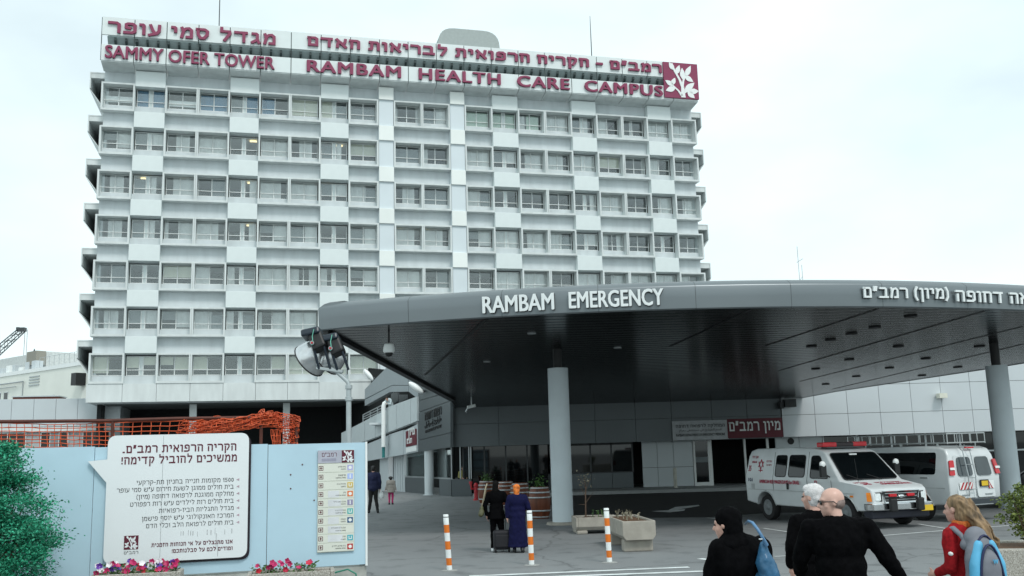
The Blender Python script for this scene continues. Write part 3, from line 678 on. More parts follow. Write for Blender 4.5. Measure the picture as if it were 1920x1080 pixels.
mb, a, b_ = board(1365,822,1466,783,YF-.165,None); o = mb.build('maroon_board', mat('sign_maroon', (.12,.008,.02), .5), sgn, world=True)
text(heb('מיון רמב״ם'), (a.x+.08,YF-.165,a.z+.2), X1, Z1, b_.x-a.x-.2, (b_.z-a.z)*.68, whitem, o, .03, .02, world=True)
# --- the side wing: everything lies on the slanting wall plane
def wpoly(px, back, th, name, m_, bev=0):
    mb = MB(); mb.prism([WP(x,y,back) for x,y in px], -WN*th*-1 if False else WN*-th); return mb.build(name, m_, eb, world=True, bevel=bev)
def wvec(back): return
BK = -1   # +1: WN points at the viewer
vw = (CP-WC); SGN = 1 if WN.dot(vw) > 0 else -1
WN = WN*SGN
def WP(x, y, back=0): return PL(x, y, WC - WN*back, WN)
# dark grey cladding next to the corner, cut in panels
def wpanel(corners, name, m_, back=0, th=.15):
    mb = MB()
    for px in corners: mb.prism([WP(x,y,back) for x,y in px], -WN*th)
    return mb.build(name, m_, eb, world=True)
wclad = wpanel([[(784,847),(844.5,838.5),(844.5,812),(784,826)], [(784,825),(844.5,811),(844.5,752),(784,774)], [(784,773),(844.5,751),(844.5,735),(784,752)], [(784,751),(844.5,734),(844.5,700),(784,690)]], 'clad_panel', metpan)
def wtext(s, x0, y0, x1, y1, hpx, m_, bold, back=-.005, world=True, par=None):
    a = WP(x0,y0,back); b_ = WP(x1,y1,back); d = (b_-a); t_ = WP(x0,y0-hpx,back); return text(s, a, d, (0,0,1), d.length, t_.z-a.z, m_, par or wclad, .03, bold, world=True)
wtext(heb('רפואה דחופה'), 797,789,828,777,15, blackm, .03)
wtext('ﻞﻴﺋﺍﺮﺳﺇ ﺉﺭﺍﻮﻃ', 797,805,828,793,14, blackm, 0)
wtext('EMERGENCY UNIT', 798,812,828,801,5, blackm, .04)
# ramp parapet, seams in it, white strip at its end
ram = mat('parapet_panel', (.55,.60,.61), .5, var=.04)
wpanel([[(770,747.5),(782,743.5),(782,789),(770,794)], [(744,757),(769.4,747.8),(769.4,794.2),(744,804)], [(724,765),(743.4,757.3),(743.4,804.3),(724,812)], [(704,778),(723.4,769),(723.4,812.3),(704,820)], [(684,789),(703.4,778.3),(703.4,820.3),(684,827)], [(640,812),(683.4,789.5),(683.4,827.3),(640,842)]], 'parapet_panel', ram, -.1, .25)
# lower wall below the ramp
wpanel([[(757,808),(783,795),(783,847),(757,852)], [(729,815),(756.4,806),(756.4,852.2),(729,857)], [(690,832),(728.4,816),(728.4,857),(690,864)], [(640,842),(689,832),(689,864),(640,872)]], 'wall_panel', metpanl, .0, .2)
# upper block behind the gallery
wpanel([[(684,748),(684,730),(727,687),(765,687),(765,722),(735,722)], [(684,761),(684,749.5),(735,723),(765,723),(765,734),(731,735)], [(766,687),(850,687),(850,752),(784,757),(784,748),(766,734)]], 'upper_wall', mat('mid_grey_panel', (.36,.40,.42), .45, .2, var=.04), 1.2, .3)
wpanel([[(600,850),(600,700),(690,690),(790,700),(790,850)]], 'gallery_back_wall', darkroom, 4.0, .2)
wpanel([[(733,760),(733,736),(746,736),(746,752)], [(748,756),(748,740),(762,740),(762,748)]], 'gallery_door', metpan, 3.0, .1)
# ramp handrail
m = MB()
for dy in (0,6,12): m.tube([WP(681,778+dy*.7,.2),WP(722,757+dy*.9,.2)], .04, 6)
for q in (0,.33,.66,1): m.tube([WP(681+41*q,778-21*q,.2),WP(681+41*q,791-20*q,.2)], .04, 6)
m.build('handrail', steel, eb, world=True)
m = MB(); c0 = WP(719,838,-.35); c1 = WP(719,762,-.35); m.tube([c0,c1,c1+Vector((.05,0,.18)),c1+Vector((.15,.0,.22))], .13, 10); m.build('vent_pipe', whitem, eb, world=True, smooth=60)
m = MB(); m.tube([WP(719,858,-.3),WP(719,828,-.3)], .09, 8); m.build('drain_pipe', mat('teal_pipe', (.02,.20,.20), .5), eb, world=True)
# maroon board on the side wall
a = WP(761,849,-.06); b_ = WP(780,845,-.06); tz = WP(761,809,-.06).z
d_ = (b_-a).normalized(); mb = MB(); q0 = WP(761,838,-.06)
L_ = (b_-a).length; mb.prism([a+Vector((0,0,q0.z-a.z)), a+d_*L_+Vector((0,0,q0.z-a.z)), a+d_*L_+Vector((0,0,tz-a.z)), a+Vector((0,0,tz-a.z))], -WN*.05)
s2 = thing('wall_sign', 'small square maroon sign with white letters on the pale side wall', 'sign', tuple(a))
o = mb.build('board', mat('sign_maroon', (.12,.008,.02), .5), s2, world=True)
text(heb('מיון'), a+d_*L_*.28+Vector((0,0,q0.z-a.z+.45)), d_, (0,0,1), L_*.62, (tz-q0.z)*.6, whitem, o, .02, .03, world=True)
text(heb('רמב״ם'), a+d_*L_*.12+Vector((0,0,q0.z-a.z+.15)), d_, (0,0,1), L_*.5, .3, whitem, o, .02, .02, world=True)
mb = MB(); mb.prism([a, a+d_*L_, a+d_*L_+Vector((0,0,q0.z-a.z-.05)), a+Vector((0,0,q0.z-a.z-.05))], -WN*.04); mb.build('caption_board', whitem, s2, world=True)
# ground floor of the wing: louvred wall, blind window, column, corner window with sill panels
wpanel([[(728,990),(728,855),(712,858),(712,990)]], 'pier', metpanl, .35, .3)
for (xa_, xb_, n_) in ((729,760,7),):
    mb = MB()
    for i in range(n_):
        x0 = xa_+(xb_-xa_)*i/n_; x1 = xa_+(xb_-xa_)*(i+.8)/n_
        g0 = WP(x0,925,.7); g1 = WP(x1,925,.7); mb.prism([(g0.x,g0.y,0),(g1.x,g1.y,0),(g1.x,g1.y,2.7),(g0.x,g0.y,2.7)], -WN*.1)
    mb.build('louvre', metpanl, eb, world=True)
def wbox(x0, x1, z0, z1, back, th, name, m_, par=None):
    g0 = WP(x0,925,back); g1 = WP(x1,925,back); mb = MB()
    mb.prism([(g0.x,g0.y,z0),(g1.x,g1.y,z0),(g1.x,g1.y,z1),(g0.x,g0.y,z1)], -WN*th); return mb.build(name, m_, par or eb, world=True)
wbox(760,799,.0,.85,.65,.2,'sill_panel',metpan)
mb = MB()
for i in range(11):
    g0 = WP(761+37*i/11,925,1.1); g1 = WP(761+37*(i+.75)/11,925,1.1); mb.prism([(g0.x,g0.y,.86),(g1.x,g1.y,.86),(g1.x,g1.y,2.7),(g0.x,g0.y,2.7)], -WN*.02)
mb.build('vertical_blind', mat('vertical_blind', (.42,.46,.47), .7), eb, world=True)
o = wbox(760,799,.85,.92,.7,.1,'window',steel); wbox(760,799,.92,2.7,.78,.02,'pane',glass,o)
g = WP(805,933,.3); MB().lathe([(.34,0),(.34,.03),(.25,.05),(.25,2.75)], 14, Matrix.Translation((g.x,g.y,0))).build('column', metpanl, eb, world=True, smooth=50)
wbox(824,846,.0,.85,.55,.25,'sill_panel',metpan); o = wbox(812,846,.85,.92,.6,.1,'window',steel); wbox(812,846,.92,2.6,.66,.02,'pane',glass,o)
fx0, fx1 = WC.x+.05, EP(885,900,YG).x
MB().box(fx0,fx1,YF+.25,YF+.5,0,.85).build('sill_panel', metpan, eb, world=True)
m = MB()
for q in (0,.45,.9,1): x = fx0+(fx1-fx0)*q; m.box(x-.03,x+.03,YF+.27,YF+.36,.86,ZF+.1)
m.build('window', steel, eb, world=True)
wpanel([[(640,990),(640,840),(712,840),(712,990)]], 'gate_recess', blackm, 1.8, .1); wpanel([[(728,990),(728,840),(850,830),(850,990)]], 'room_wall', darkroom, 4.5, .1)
# lamps on the wing
for (x, y, back) in ((780,727,-.5),(691,703,1.0)):
    c = WP(x,y,back); o = thing('wall_lamp', 'white oval floodlight on a bracket beside the canopy edge' if x > 700 else 'white oval floodlight standing on the ramp roof edge', 'lamp', tuple(c), 0, 'white oval floodlights on the wing')
    rot = Matrix.Rotation(R_(38 if x > 700 else 52),3,'Y'); m = MB(); m.ell(c, .50,.22,.17, 16, rot); m.build('lamp_head', whitem, o, world=True, smooth=180)
    m = MB(); q = c+Vector((.35,.1,-.2)); m.tube([q,q+Vector((.25,.3,.1 if x > 700 else -.6))], .07, 6); m.build('bracket', darkgrey, o, world=True)
# hydrant
g = G(893,938); hy = thing('fire_hydrant', 'small red fire hydrant standing by the corner window', 'hydrant', (g.x,g.y,0))
m = MB(); m.lathe([(.14,0),(.14,.05),(.09,.07),(.09,.62),(.12,.64),(.12,.7),(.07,.78),(.02,.8)], 12); m.build('barrel', redm, hy, smooth=40)
for sx in (-1,1):
    m = MB(); m.tube([(0,0,.52),(sx*.2,-.02,.52),(sx*.24,-.02,.78)], .055, 8); m.lathe([(.08,.76),(.08,.86)], 10, Matrix.Translation((sx*.24,-.02,0))); m.build('outlet', redm, hy, smooth=40)
# ================================================================== canopy
cn = thing('entrance_canopy', 'huge dark grey curved drive-in canopy with white raised emergency lettering', 'canopy', (8,30,0))
SZ0, SS = 5.5, .039
SN = Vector((0,SS,1)).normalized(); SP = Vector((0,23,SZ0))
def SPX(x, y): return PL(x, y, SP, SN)
def sz(Y): return SZ0 - SS*(Y-23)
front = [SPX(x,y) for x, y in ((604,619),(640,615.5),(780,605),(930,594),(1085,586),(1240,581),(1345,578),(1450,576),(1575,575.8),(1700,577),(1810,579),(1920,581.5))]
def smooth_pts(pts, n):
    out = []
    for i in range(len(pts)-1):
        p0 = pts[max(i-1,0)]; p1 = pts[i]; p2 = pts[i+1]; p3 = pts[min(i+2,len(pts)-1)]
        for j in range(n):
            t = j/n; out.append(.5*((2*p1)+(p2-p0)*t+(2*p0-5*p1+4*p2-p3)*t*t+(3*p1-p0-3*p2+p3)*t**3))
    return out+[pts[-1]]
import statistics
# even arc through the front edge: y as a quadratic of x, least squares
xs = [p.x for p in front[1:]]; ys = [p.y for p in front[1:]]
def fitq(xs, ys):
    n_ = len(xs); sx = [sum(x**k for x in xs) for k in range(5)]; sy = [sum(y*x**k for x,y in zip(xs,ys)) for k in range(3)]
    A = Matrix(((sx[0],sx[1],sx[2]),(sx[1],sx[2],sx[3]),(sx[2],sx[3],sx[4]))); return A.inverted() @ Vector(sy)
q0 = fitq(xs, ys); fy = lambda x: q0[0]+q0[1]*x+q0[2]*x*x
xL = front[0].x; NA = 40; xR = 18.6
arc = [Vector((xL+(xR-xL)*i/NA, fy(xL+(xR-xL)*i/NA), 0)) for i in range(NA+1)]
right = [Vector((20.0,fy(18.6)+1.2,0)), Vector((20.5,31.8,0)), Vector((19.9,35.2,0)), Vector((19.0,37.9,0)), Vector((15.4,46.4,0)), Vector((14.6,49.8,0))]
pbl = SPX(843,748); leftb = [Vector((pbl.x,49.8,0)), Vector((pbl.x,pbl.y,0))]
outl = arc+right+leftb                      # counter-clockwise from above
for p in outl: p.z = sz(p.y)
N = len(outl); mb = MB()
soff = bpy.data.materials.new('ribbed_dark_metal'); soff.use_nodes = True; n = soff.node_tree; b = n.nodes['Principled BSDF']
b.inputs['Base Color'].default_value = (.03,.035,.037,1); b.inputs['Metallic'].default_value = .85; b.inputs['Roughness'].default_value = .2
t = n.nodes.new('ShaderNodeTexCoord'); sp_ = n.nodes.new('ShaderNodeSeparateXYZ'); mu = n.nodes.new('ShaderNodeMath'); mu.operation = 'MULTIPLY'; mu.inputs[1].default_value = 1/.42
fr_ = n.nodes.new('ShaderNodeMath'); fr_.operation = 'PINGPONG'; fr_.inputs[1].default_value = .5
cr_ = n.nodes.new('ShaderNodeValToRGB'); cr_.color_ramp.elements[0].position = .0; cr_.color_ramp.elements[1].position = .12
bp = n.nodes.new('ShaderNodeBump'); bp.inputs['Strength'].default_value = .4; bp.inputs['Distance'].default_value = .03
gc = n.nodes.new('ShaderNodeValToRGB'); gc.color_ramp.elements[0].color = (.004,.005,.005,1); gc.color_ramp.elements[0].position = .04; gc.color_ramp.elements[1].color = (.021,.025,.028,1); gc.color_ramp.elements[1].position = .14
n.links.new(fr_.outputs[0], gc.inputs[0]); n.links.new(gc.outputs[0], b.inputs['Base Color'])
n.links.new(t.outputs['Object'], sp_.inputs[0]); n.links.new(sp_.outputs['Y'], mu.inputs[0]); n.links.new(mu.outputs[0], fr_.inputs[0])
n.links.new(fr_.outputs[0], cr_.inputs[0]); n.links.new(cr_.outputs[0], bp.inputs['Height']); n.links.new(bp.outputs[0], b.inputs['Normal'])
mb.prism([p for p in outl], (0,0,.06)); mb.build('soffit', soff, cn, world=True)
# fascia: rounded profile swept round the outline
def nrm(i):
    a = outl[i-1]; c = outl[(i+1)%N]; d = c-a; return Vector((d.y,-d.x,0)).normalized()
prof = ((-.02,.0),(.03,-.02),(.075,.01),(.09,.28),(.10,.54),(.085,.575),(-.06,.675),(-.2,.715),(-.6,.745))
vs = []; fs = []; K = len(prof)
for i in range(N):
    nn = nrm(i)
    for o_, z_ in prof: vs.append(outl[i]+nn*o_+Vector((0,0,z_)))
for i in range(N):
    j = (i+1) % N
    if i in (N-3,): continue                # against the building there is no fascia
    for k in range(K-1): fs.append((i*K+k, j*K+k, j*K+k+1, i*K+k+1))
fascm = mat('canopy_fascia', (.185,.21,.222), .36, .5, var=.04, scale=.4)
MB().add(vs, fs).build('fascia', fascm, cn, smooth=35, world=True)
mb = MB(); mb.prism([outl[i]-nrm(i)*.5+Vector((0,0,.70)) for i in range(N)], (0,0,.035)); mb.build('roof', steel, cn, world=True)
# joints across the fascia and dark joint lines under the soffit
for i in range(4, NA, 4):
    mb = MB()
    nn = nrm(i); td = Vector((-nn.y,nn.x,0))
    for k in range(1, K-2):
        a = outl[i]+nn*(prof[k][0]+.002)+Vector((0,0,prof[k][1])); c = outl[i]+nn*(prof[k+1][0]+.002)+Vector((0,0,prof[k+1][1]))
        mb.add([a-td*.006,a+td*.006,c+td*.006,c-td*.006],[(0,1,2,3)])
    mb.build('fascia_joint', mat('joint_dark', (.06,.07,.075), .6), cn, world=True)
def sjoint(a, c, wd=.05):
    a = SPX(*a); c = SPX(*c); d = (c-a); q = Vector((-d.y,d.x,0)).normalized()*wd; dz = Vector((0,0,-.006))
    MB().add([a+q+dz,a-q+dz,c-q+dz,c+q+dz], [(0,1,2,3)]).build('soffit_joint', blackm, cn, world=True)
for a, c in (((797,703),(911,599)),((1255,650),(1405,581)),((1435,648),(1646,579)),((1460,695),(1846,583)),((1500,715),(1918,612)),((1560,730),(1919,645))): sjoint(a, c)
ed = MB()                                   # drip edge along the left side
a, c = outl[-1], outl[0]; q = Vector((1,0,0))
ed.prism([a+Vector((0,0,-.10)),c+Vector((0,0,-.10)),c+Vector((.16,0,-.10)),a+Vector((.28,0,-.10))], (0,0,.097)); ed.build('drip_edge', blackm, cn, world=True)
for (x, y) in ((1007,410),(895,443),(795,478),(1255,478),(1685,478),(995,548),(1400,543),(1208,592),(1570,588),(818,597),(1380,632),(1032,637),(870,678),(1130,376),(1320,318)):
    c = SPX(1240+x/2.824, 480+y/2.824); MB().lathe([(.17,-.03),(.17,.0),(.13,.0)], 12, Matrix.Translation(c)).build('downlight', blackm, cn, world=True)
for (x, y) in ((997,625),(913,678),(1158,652)):
    c = SPX(x, y); MB().lathe([(.12,-.02),(.12,.0),(.09,.0)], 12, Matrix.Translation(c)).build('downlight', steel, cn, world=True)
# lettering on the fascia
def ftext(s, xpx0, xpx1, zlo, h, bold):
    # place each word as its own chord so that it follows the curve
    pa = None
    def at(xp):
        best = min(range(NA), key=lambda i: abs(960+FPX*(outl[i]-CP).dot(CR)/((outl[i]-CP).dot(FW))-xp)); return best
    ia, ib = at(xpx0), at(xpx1)
    def exact(xp):
        lo, hi = 0, NA*40
        f = lambda q: (lambda i, t: outl[i]*(1-t)+outl[min(i+1,NA)]*t)(int(q//40), (q%40)/40)
        while lo < hi:
            md = (lo+hi)//2; P = f(md)
            if 960+FPX*(P-CP).dot(CR)/((P-CP).dot(FW)) < xp: lo = md+1
            else: hi = md
        return f(lo)
    A, B = exact(xpx0), exact(xpx1); d = B-A; nn = Vector((d.y,-d.x,0)).normalized()
    mid = (A+B)/2; cur = min(outl[:NA+1], key=lambda p: (p-mid).length); sag = max((cur-mid).dot(nn), 0)
    ud = (Vector((0,0,1))+nn*.05)
    text(s, A+nn*(.10+sag)+Vector((0,0,zlo)), d, ud, d.length, h, mat('letter_white', (.80,.84,.84), .4, var=.02), cn, .05, bold, 'lettering', shear=0, world=True)
    text(s, A+nn*(.092+sag)+Vector((.012,0,zlo-.014)), d, ud, d.length, h, blackm, cn, .03, bold, 'lettering_backing', shear=0, world=True)
ftext('RAMBAM', 906, 1041, .10, .40, .03); ftext('EMERGENCY', 1067, 1244, .10, .40, .03)
ftext(heb('(מיון) רמב״ם'), 1613, 1772, .12, .39, .02); ftext(heb('לרפואה דחופה'), 1783, 1985, .15, .37, .02)
# columns
def column(g, r, ztop):
    o = MB().lathe([(r*1.02,0),(r,.02),(r,ztop-.02),(r*.98,ztop)], 28, Matrix.Translation((g.x,g.y,0))).build('column', columnm, cn, world=True, smooth=50)
    zt = sz(g.y); MB().lathe([(r*.42,ztop),(r*.42,zt)], 14, Matrix.Translation((g.x,g.y,0))).build('column_neck', blackm, o, world=True, smooth=60)
column(G(1056,983), .315, 4.66)
g = D(1884,830,31); column(g, .33, 4.48)
MB().lathe([(.50,.0),(.48,.07),(.36,.08)], 24, Matrix.Translation((G(1056,983).x,G(1056,983).y,.0))).build('column_plinth', troughm, cn, world=True)
# dome camera on its stalk
c = SPX(729,622); o = thing('dome_camera', 'white dome security camera hanging on a stalk under the canopy tip', 'camera', tuple(c))
MB().tube([(0,0,0),(0,0,-.3)], .025, 8).build('stalk', blackm, o)
MB().lathe([(.03,-.30),(.12,-.33),(.15,-.42),(.155,-.52),(.13,-.56)], 18).build('housing', whitem, o, smooth=50)
MB().lathe([(.10,-.56),(.10,-.60),(.07,-.65),(.01,-.67)], 16).build('lens', blackm, o, smooth=60)
c = WP(884,760,-.3); c = D(884,762,44); o = thing('bullet_camera', 'small white bullet security camera fixed under the dark soffit corner', 'camera', tuple(c))
m = MB(); m.obox((0,0,0), .2,.08,.07, Matrix.Rotation(R_(-12),3,'Y')); m.build('housing', whitem, o, bevel=.03); MB().tube([(-.15,0,-.05),(-.25,.02,-.22),(-.25,.3,-.25)], .04, 6).tube([(0,0,.05),(0,0,sz(44)-c.z)], .03, 6).build('bracket', steel, o)
# ================================================================== hoarding, billboard, directory
HP0 = D(687,829,15.5); HO = Vector((HP0.x,HP0.y,0))
HMI = (Matrix.Translation(HO) @ Matrix.Rotation(TA,4,'Z')).inverted()
def HP(x, y, o=0): return HMI @ PL(x, y, HO+EY*o, EY)
hd = thing('site_hoarding', 'pale blue sheet hoarding in front of the tower, behind the white speech bubble', 'hoarding', HO, TA)
hblue = mat('pale_blue_sheet', (.46,.64,.74), .45, var=.05, scale=1.2)
m = MB(); edges = [0,-1.52,-3.05,-4.02,-5.54,-7.06]
for i in range(len(edges)-1): m.box(edges[i+1]+.004,edges[i]-.004,0,.04,.52-.0*i,2.40+.012*i)
m.build('sheet', hblue, hd)
m = MB()
for z in (.8,1.5,2.2): m.box(-7,-.02,.045,.09,z-.03,z+.03)
m.build('rail', rustm, hd)
for x in (-.05,-1.55,-3.1,-4.6,-6.1): MB().box(x-.045,x+.045,.095,.17,0,2.35).build('post', rustm, hd)
MB().box(-.0195,.012,-.02,.042,.50,2.41).build('edge_strip', whitem, hd)
MB().box(-7,.0,.03,.4,0,.50).build('base_wall', mat('dirty_concrete', (.42,.43,.40), .9, var=.25, scale=3, bump=.3), hd)
for (x,y) in ((567,871),(589,938),(545,890),(545,916)): 
    q = HP(x,y); MB().lathe([(.012,0),(.012,.008)], 8, Matrix.Translation((q.x,-.001,q.z)) @ Matrix.Rotation(R_(90),4,'X')).build('screw', rustm, hd)
m = MB(); m.tube([Vector((-.5,-.02,.42)),Vector((-.3,-.1,.47)),Vector((-.18,-.12,.40)),Vector((-.15,-.1,.25)),Vector((-.3,-.05,.05)),Vector((-.8,-.05,.03))], .014, 6)
hz = m.build('hose', mat('green_hose', (.02,.22,.15), .5)); hz.location = HO; hz.rotation_euler = (0,0,TA); tag(hz, 'thin green hose looped over the concrete base at the end of the hoarding', 'hose')
# --- speech bubble board
bb = thing('speech_bubble_board', 'white speech bubble board with maroon Hebrew title, fixed on the pale blue hoarding', 'billboard', HO+EY*-.03, TA)
tl = HP(203,817,-.08); br = HP(463,1048,-.08); bx0, bx1, bz0, bz1 = tl.x, br.x, br.z+.03, tl.z
pz1 = HP(165,865,-.08); pz2 = HP(204,905,-.08)
corner = rpoly([(bx0,0,bz0),(bx1,0,bz0),(bx1,0,bz1),(bx0,0,bz1)], .13, 6)
n_ = len(corner)
# insert the pointer between the upper left and lower left corners
outline = [Vector((p.x,p.y,p.z)) for p in corner]
outline += [Vector((bx0,0,pz1.z+.02)), Vector((pz1.x,0,pz1.z)), Vector((bx0,0,pz2.z))]
bw = mat('white_print_board', (.76,.80,.815), .35, var=.02, scale=1)
m = MB(); m.prism([p+Vector((0,-.05,0)) for p in outline], (0,.05,0)); face = m.build('face', bw, bb)
m = MB(); m.prism([p+Vector((.035,.004,-.04)) for p in corner], (0,.018,0)); m.build('backing', mat('black_board', (.012,.006,.014), .5), bb)
FY = -.0505
def bt(s, x0, x1, y1, hpx, m_, bold):
    a = HP(x0,y1,-.08); b_ = HP(x1,y1,-.08); hh = HP(x1,y1-hpx,-.08).z-b_.z
    return htext(heb(s), (a.x,FY,b_.z), (1,0,0), (0,0,1), b_.x-a.x, hh, m_, face, .003, bold, 'lettering', False, 0, True)
bt('הקריה הרפואית רמב״ם.', 230, 443, 844.5, 13.5, dmaroon, .19); bt('ממשיכים להוביל קדימה!', 227, 444, 865, 13.5, dmaroon, .19)
ink = mat('dark_ink', (.02,.022,.025), .6, var=.05)
for s_, xl, yr in (('1500 מקומות חנייה בחניון תת-קרקעי',256,903),('בית חולים ממוגן לשעת חירום ע״ש סמי עופר',219,916),('מחלקה ממוגנת לרפואה דחופה (מיון)',256,929),('בית חולים רות לילדים ע״ש רות רפפורט',244,942.4),
                       ('מגדל התגליות הביו-רפואיות',298,956),('המרכז האונקולוגי ע״ש יוסף פישמן',266,969.5),('בית חולים לרפואת הלב וכלי הדם',274,983)):
    bt(s_, xl, 438, yr, 7.4, ink, .12)
    c = HP(446,yr-4,-.08); m = MB(); m.prism([(c.x-.022,FY,c.z),(c.x+.02,FY,c.z-.02),(c.x+.02,FY,c.z+.02)], (0,-.003,0)); m.build('bullet', mat('pink_print', (.45,.33,.38), .6), face)
bt('אנו מתנצלים על אי הנוחות הזמנית', 284, 436, 1018.5, 6.8, dmaroon, .21); bt('ומודים לכם על סבלנותכם!', 322, 436, 1031, 6.8, dmaroon, .21)
a = HP(232,1031,-.08); emblem((a.x,FY,a.z), (1,0,0), (0,0,1), HP(259,1031,-.08).x-a.x, face, .003, dmaroon, bw)
bt('רמב״ם', 232, 259, 1038, 5, ink, .12)
rs2 = random.Random(9); m = MB()
for (x_, y_, h_) in ((405,1000,30),(408,1012,40),(339,996,9),(343,996,8),(353,994,10),(357,995,9),(361,996,8),(370,997,9),(388,993,10),(395,994,9),(403,990,12),(421,993,9),(434,991,9)):
    c = HP(x_,y_,-.08); d_ = HP(x_,y_+h_,-.08); m.box(c.x,c.x+rs2.uniform(.006,.014),FY-.0006,FY,max(d_.z,bz0+.03),c.z)
m.build('dirt_streak', mat('grime', (.42,.44,.45), .8, var=.2, scale=30), face)
m = MB(); m.box(bx0+.78,bx0+.784,FY-.001,FY,bz0+.02,bz1-.02); m.build('seam', greyblind, face)
# --- directory
dr = thing('directory_sign', 'cream hospital directory with coloured icons at the right end of the hoarding', 'sign', HO+EY*-.03, TA)
a = HP(596,867,-.05); b_ = HP(664,843,-.05); u0, u1 = a.x, b_.x; zt, zb = b_.z, HP(664,1033,-.05).z
MB().box(u0,u1,-.002,.018,zb,zt).build('board', mat('cream_board', (.66,.68,.60), .5, var=.03), dr)
hz_ = (zt-zb)/190
um = u0+(u1-u0)*.66
hb = MB().box(u0,um-.003,-.012,-.0025,zt-24*hz_,zt).build('header', mat('lilac_grey', (.42,.43,.50), .5), dr)
text(heb('רמב״ם'), (u0+.06,-.0125,zt-12*hz_), (1,0,0), (0,0,1), um-u0-.14, 8*hz_, dmaroon, hb, .002, 0)
MB().box(u0+.06,um-.09,-.014,-.0125,zt-20.5*hz_,zt-15.5*hz_).build('caption', mat('mauve_grey', (.30,.30,.38), .5), hb)
emblem((um,-.0025,zt-24*hz_), (1,0,0), (0,0,1), min(u1-um,24*hz_), dr, .01, dmaroon, bw)
icons = [(.45,.45,.72),(.38,.48,.80),(.62,.45,.10),(.72,.20,.07),(.30,.28,.42),(.08,.45,.42),(.03,.10,.22),None,(.05,.42,.50),(.45,.03,.03)]
words = ['בית חולים','מרפאות','מכון הלב והדם','מיון','מרכז האם והילד','אונקולוגיה וקרינה','הנהלה','בנק הדם והמעבדות','חניון','בית חולים לילדים']
for i in range(10):
    z1 = zt-(26+i*16.4)*hz_; z0 = z1-15.4*hz_
    r = MB().box(u0+.004,u1-.004,-.008,-.0025,z0,z1).build('row', mat('cream_row', (.70,.72,.64), .5, var=.02), dr)
    if i in (3,4,5,6,7,8): MB().box(u0+.16,u0+.33+.03*(i%3),-.0095,-.0085,z0+.012,z1-.012).build('patch', mat('pale_patch', (.66,.68,.70), .5), r)
    if icons[i]:
        q = MB().box(u1-.105,u1-.018,-.011,-.0085,(z0+z1)/2-.042,(z0+z1)/2+.042).build('icon', mat('icon_%d' % i, icons[i], .5), r)
        m = MB(); zc = (z0+z1)/2; xc = u1-.061
        if i % 3 == 0: m.lathe([(.026,0),(.026,.001)], 12, Matrix.Translation((xc,-.0112,zc)) @ Matrix.Rotation(R_(90),4,'X'))
        elif i % 3 == 1: m.box(xc-.008,xc+.008,-.0125,-.0112,zc-.03,zc+.03)
        else: m.box(xc-.024,xc+.024,-.0125,-.0112,zc-.024,zc-.012).box(xc-.024,xc-.012,-.0125,-.0112,zc-.0118,zc+.026).box(xc+.012,xc+.024,-.0125,-.0112,zc-.0118,zc+.026)
        m.build('symbol', whitem, q)
    zc = (z0+z1)/2; m = MB(); xa = u0+.05
    for bx in ((xa-.035,xa+.035,zc-.035,zc-.027),(xa-.035,xa+.035,zc+.027,zc+.035),(xa-.035,xa-.027,zc-.0268,zc+.0268),(xa+.027,xa+.035,zc-.0268,zc+.0268),(xa-.006,xa+.006,zc-.02,zc+.02),(xa-.018,xa-.0062,zc-.005,zc+.006),(xa+.0062,xa+.018,zc-.005,zc+.006)):
        m.box(bx[0],bx[1],-.0105,-.0085,bx[2],bx[3])
    m.build('arrow', dmaroon, r)
    text(heb(words[i]), (u1-.13,-.0085,zc+.004), (1,0,0), (0,0,1), 0, .026, ink, r, .002, 0, align=1)
    text('HOSPITAL WING' if i % 2 else 'CLINICS', (u1-.13,-.0085,zc-.03), (1,0,0), (0,0,1), 0, .017, ink, r, .002, 0, align=1)
# ================================================================== orange safety net on its brown rail
ntp = D(300,830,17); net = thing('safety_net', 'torn orange plastic safety net bunched on a brown rail behind the hoarding', 'net', (ntp.x,ntp.y,0))
YN = 17.0
rl_ = MB(); rl_.tube([D(-60,791,YN),D(200,789,YN),D(330,785,YN),D(470,783,YN)], .035, 6).build('rail', rustm, net, world=True)
for (x, yt) in ((-8,790),(212,788),(490,790),(556,800)):
    t_ = D(x,yt,YN); MB().tube([(t_.x,t_.y,0),t_], .03, 6).build('post', rustm, net, world=True)
def interp(tab, u):
    for i in range(len(tab)-1):
        if tab[i][0] <= u <= tab[i+1][0]:
            f = (u-tab[i][0])/(tab[i+1][0]-tab[i][0]); return [tab[i][k]*(1-f)+tab[i+1][k]*f for k in range(1,len(tab[0]))]
    return tab[-1][1:]
rn = random.Random(3)
def netting(top, bot, nu, nv, jit, wob, r, dep=0):
    """top and bottom edges as (u, px x, px y) tables on the vertical plane of the net"""
    P = []
    for i in range(nu+1):
        u = i/nu; a = interp(top,u); c = interp(bot,u); col = []
        for j in range(nv+1):
            v = j/nv; x = a[0]*(1-v)+c[0]*v; y = a[1]*(1-v)+c[1]*v
            col.append(D(x+rn.uniform(-jit,jit), y+rn.uniform(-jit,jit), YN+dep+wob*math.sin(i*.9+j*1.7)+rn.uniform(-wob,wob)))
        P.append(col)
    m = MB()
    for j in range(nv+1): m.tube([P[i][j] for i in range(nu+1)], r*1.15, 4)
    for i in range(nu+1): m.tube([P[i][j] for j in range(nv+1)], r, 4)
    m.build('netting', netm, net, world=True)
netting([(0,-40,793),(.35,100,796),(.65,200,793),(1,372,788)], [(0,-40,838),(.35,100,838),(.65,200,842),(1,360,846)], 28, 6, .9, .015, .0066)
netting([(0,345,786),(.3,400,781),(.6,455,783),(.85,500,776),(1,520,776)], [(0,330,812),(.3,390,812),(.6,450,806),(.85,490,801),(1,520,800)], 22, 8, 1.7, .045, .0066)
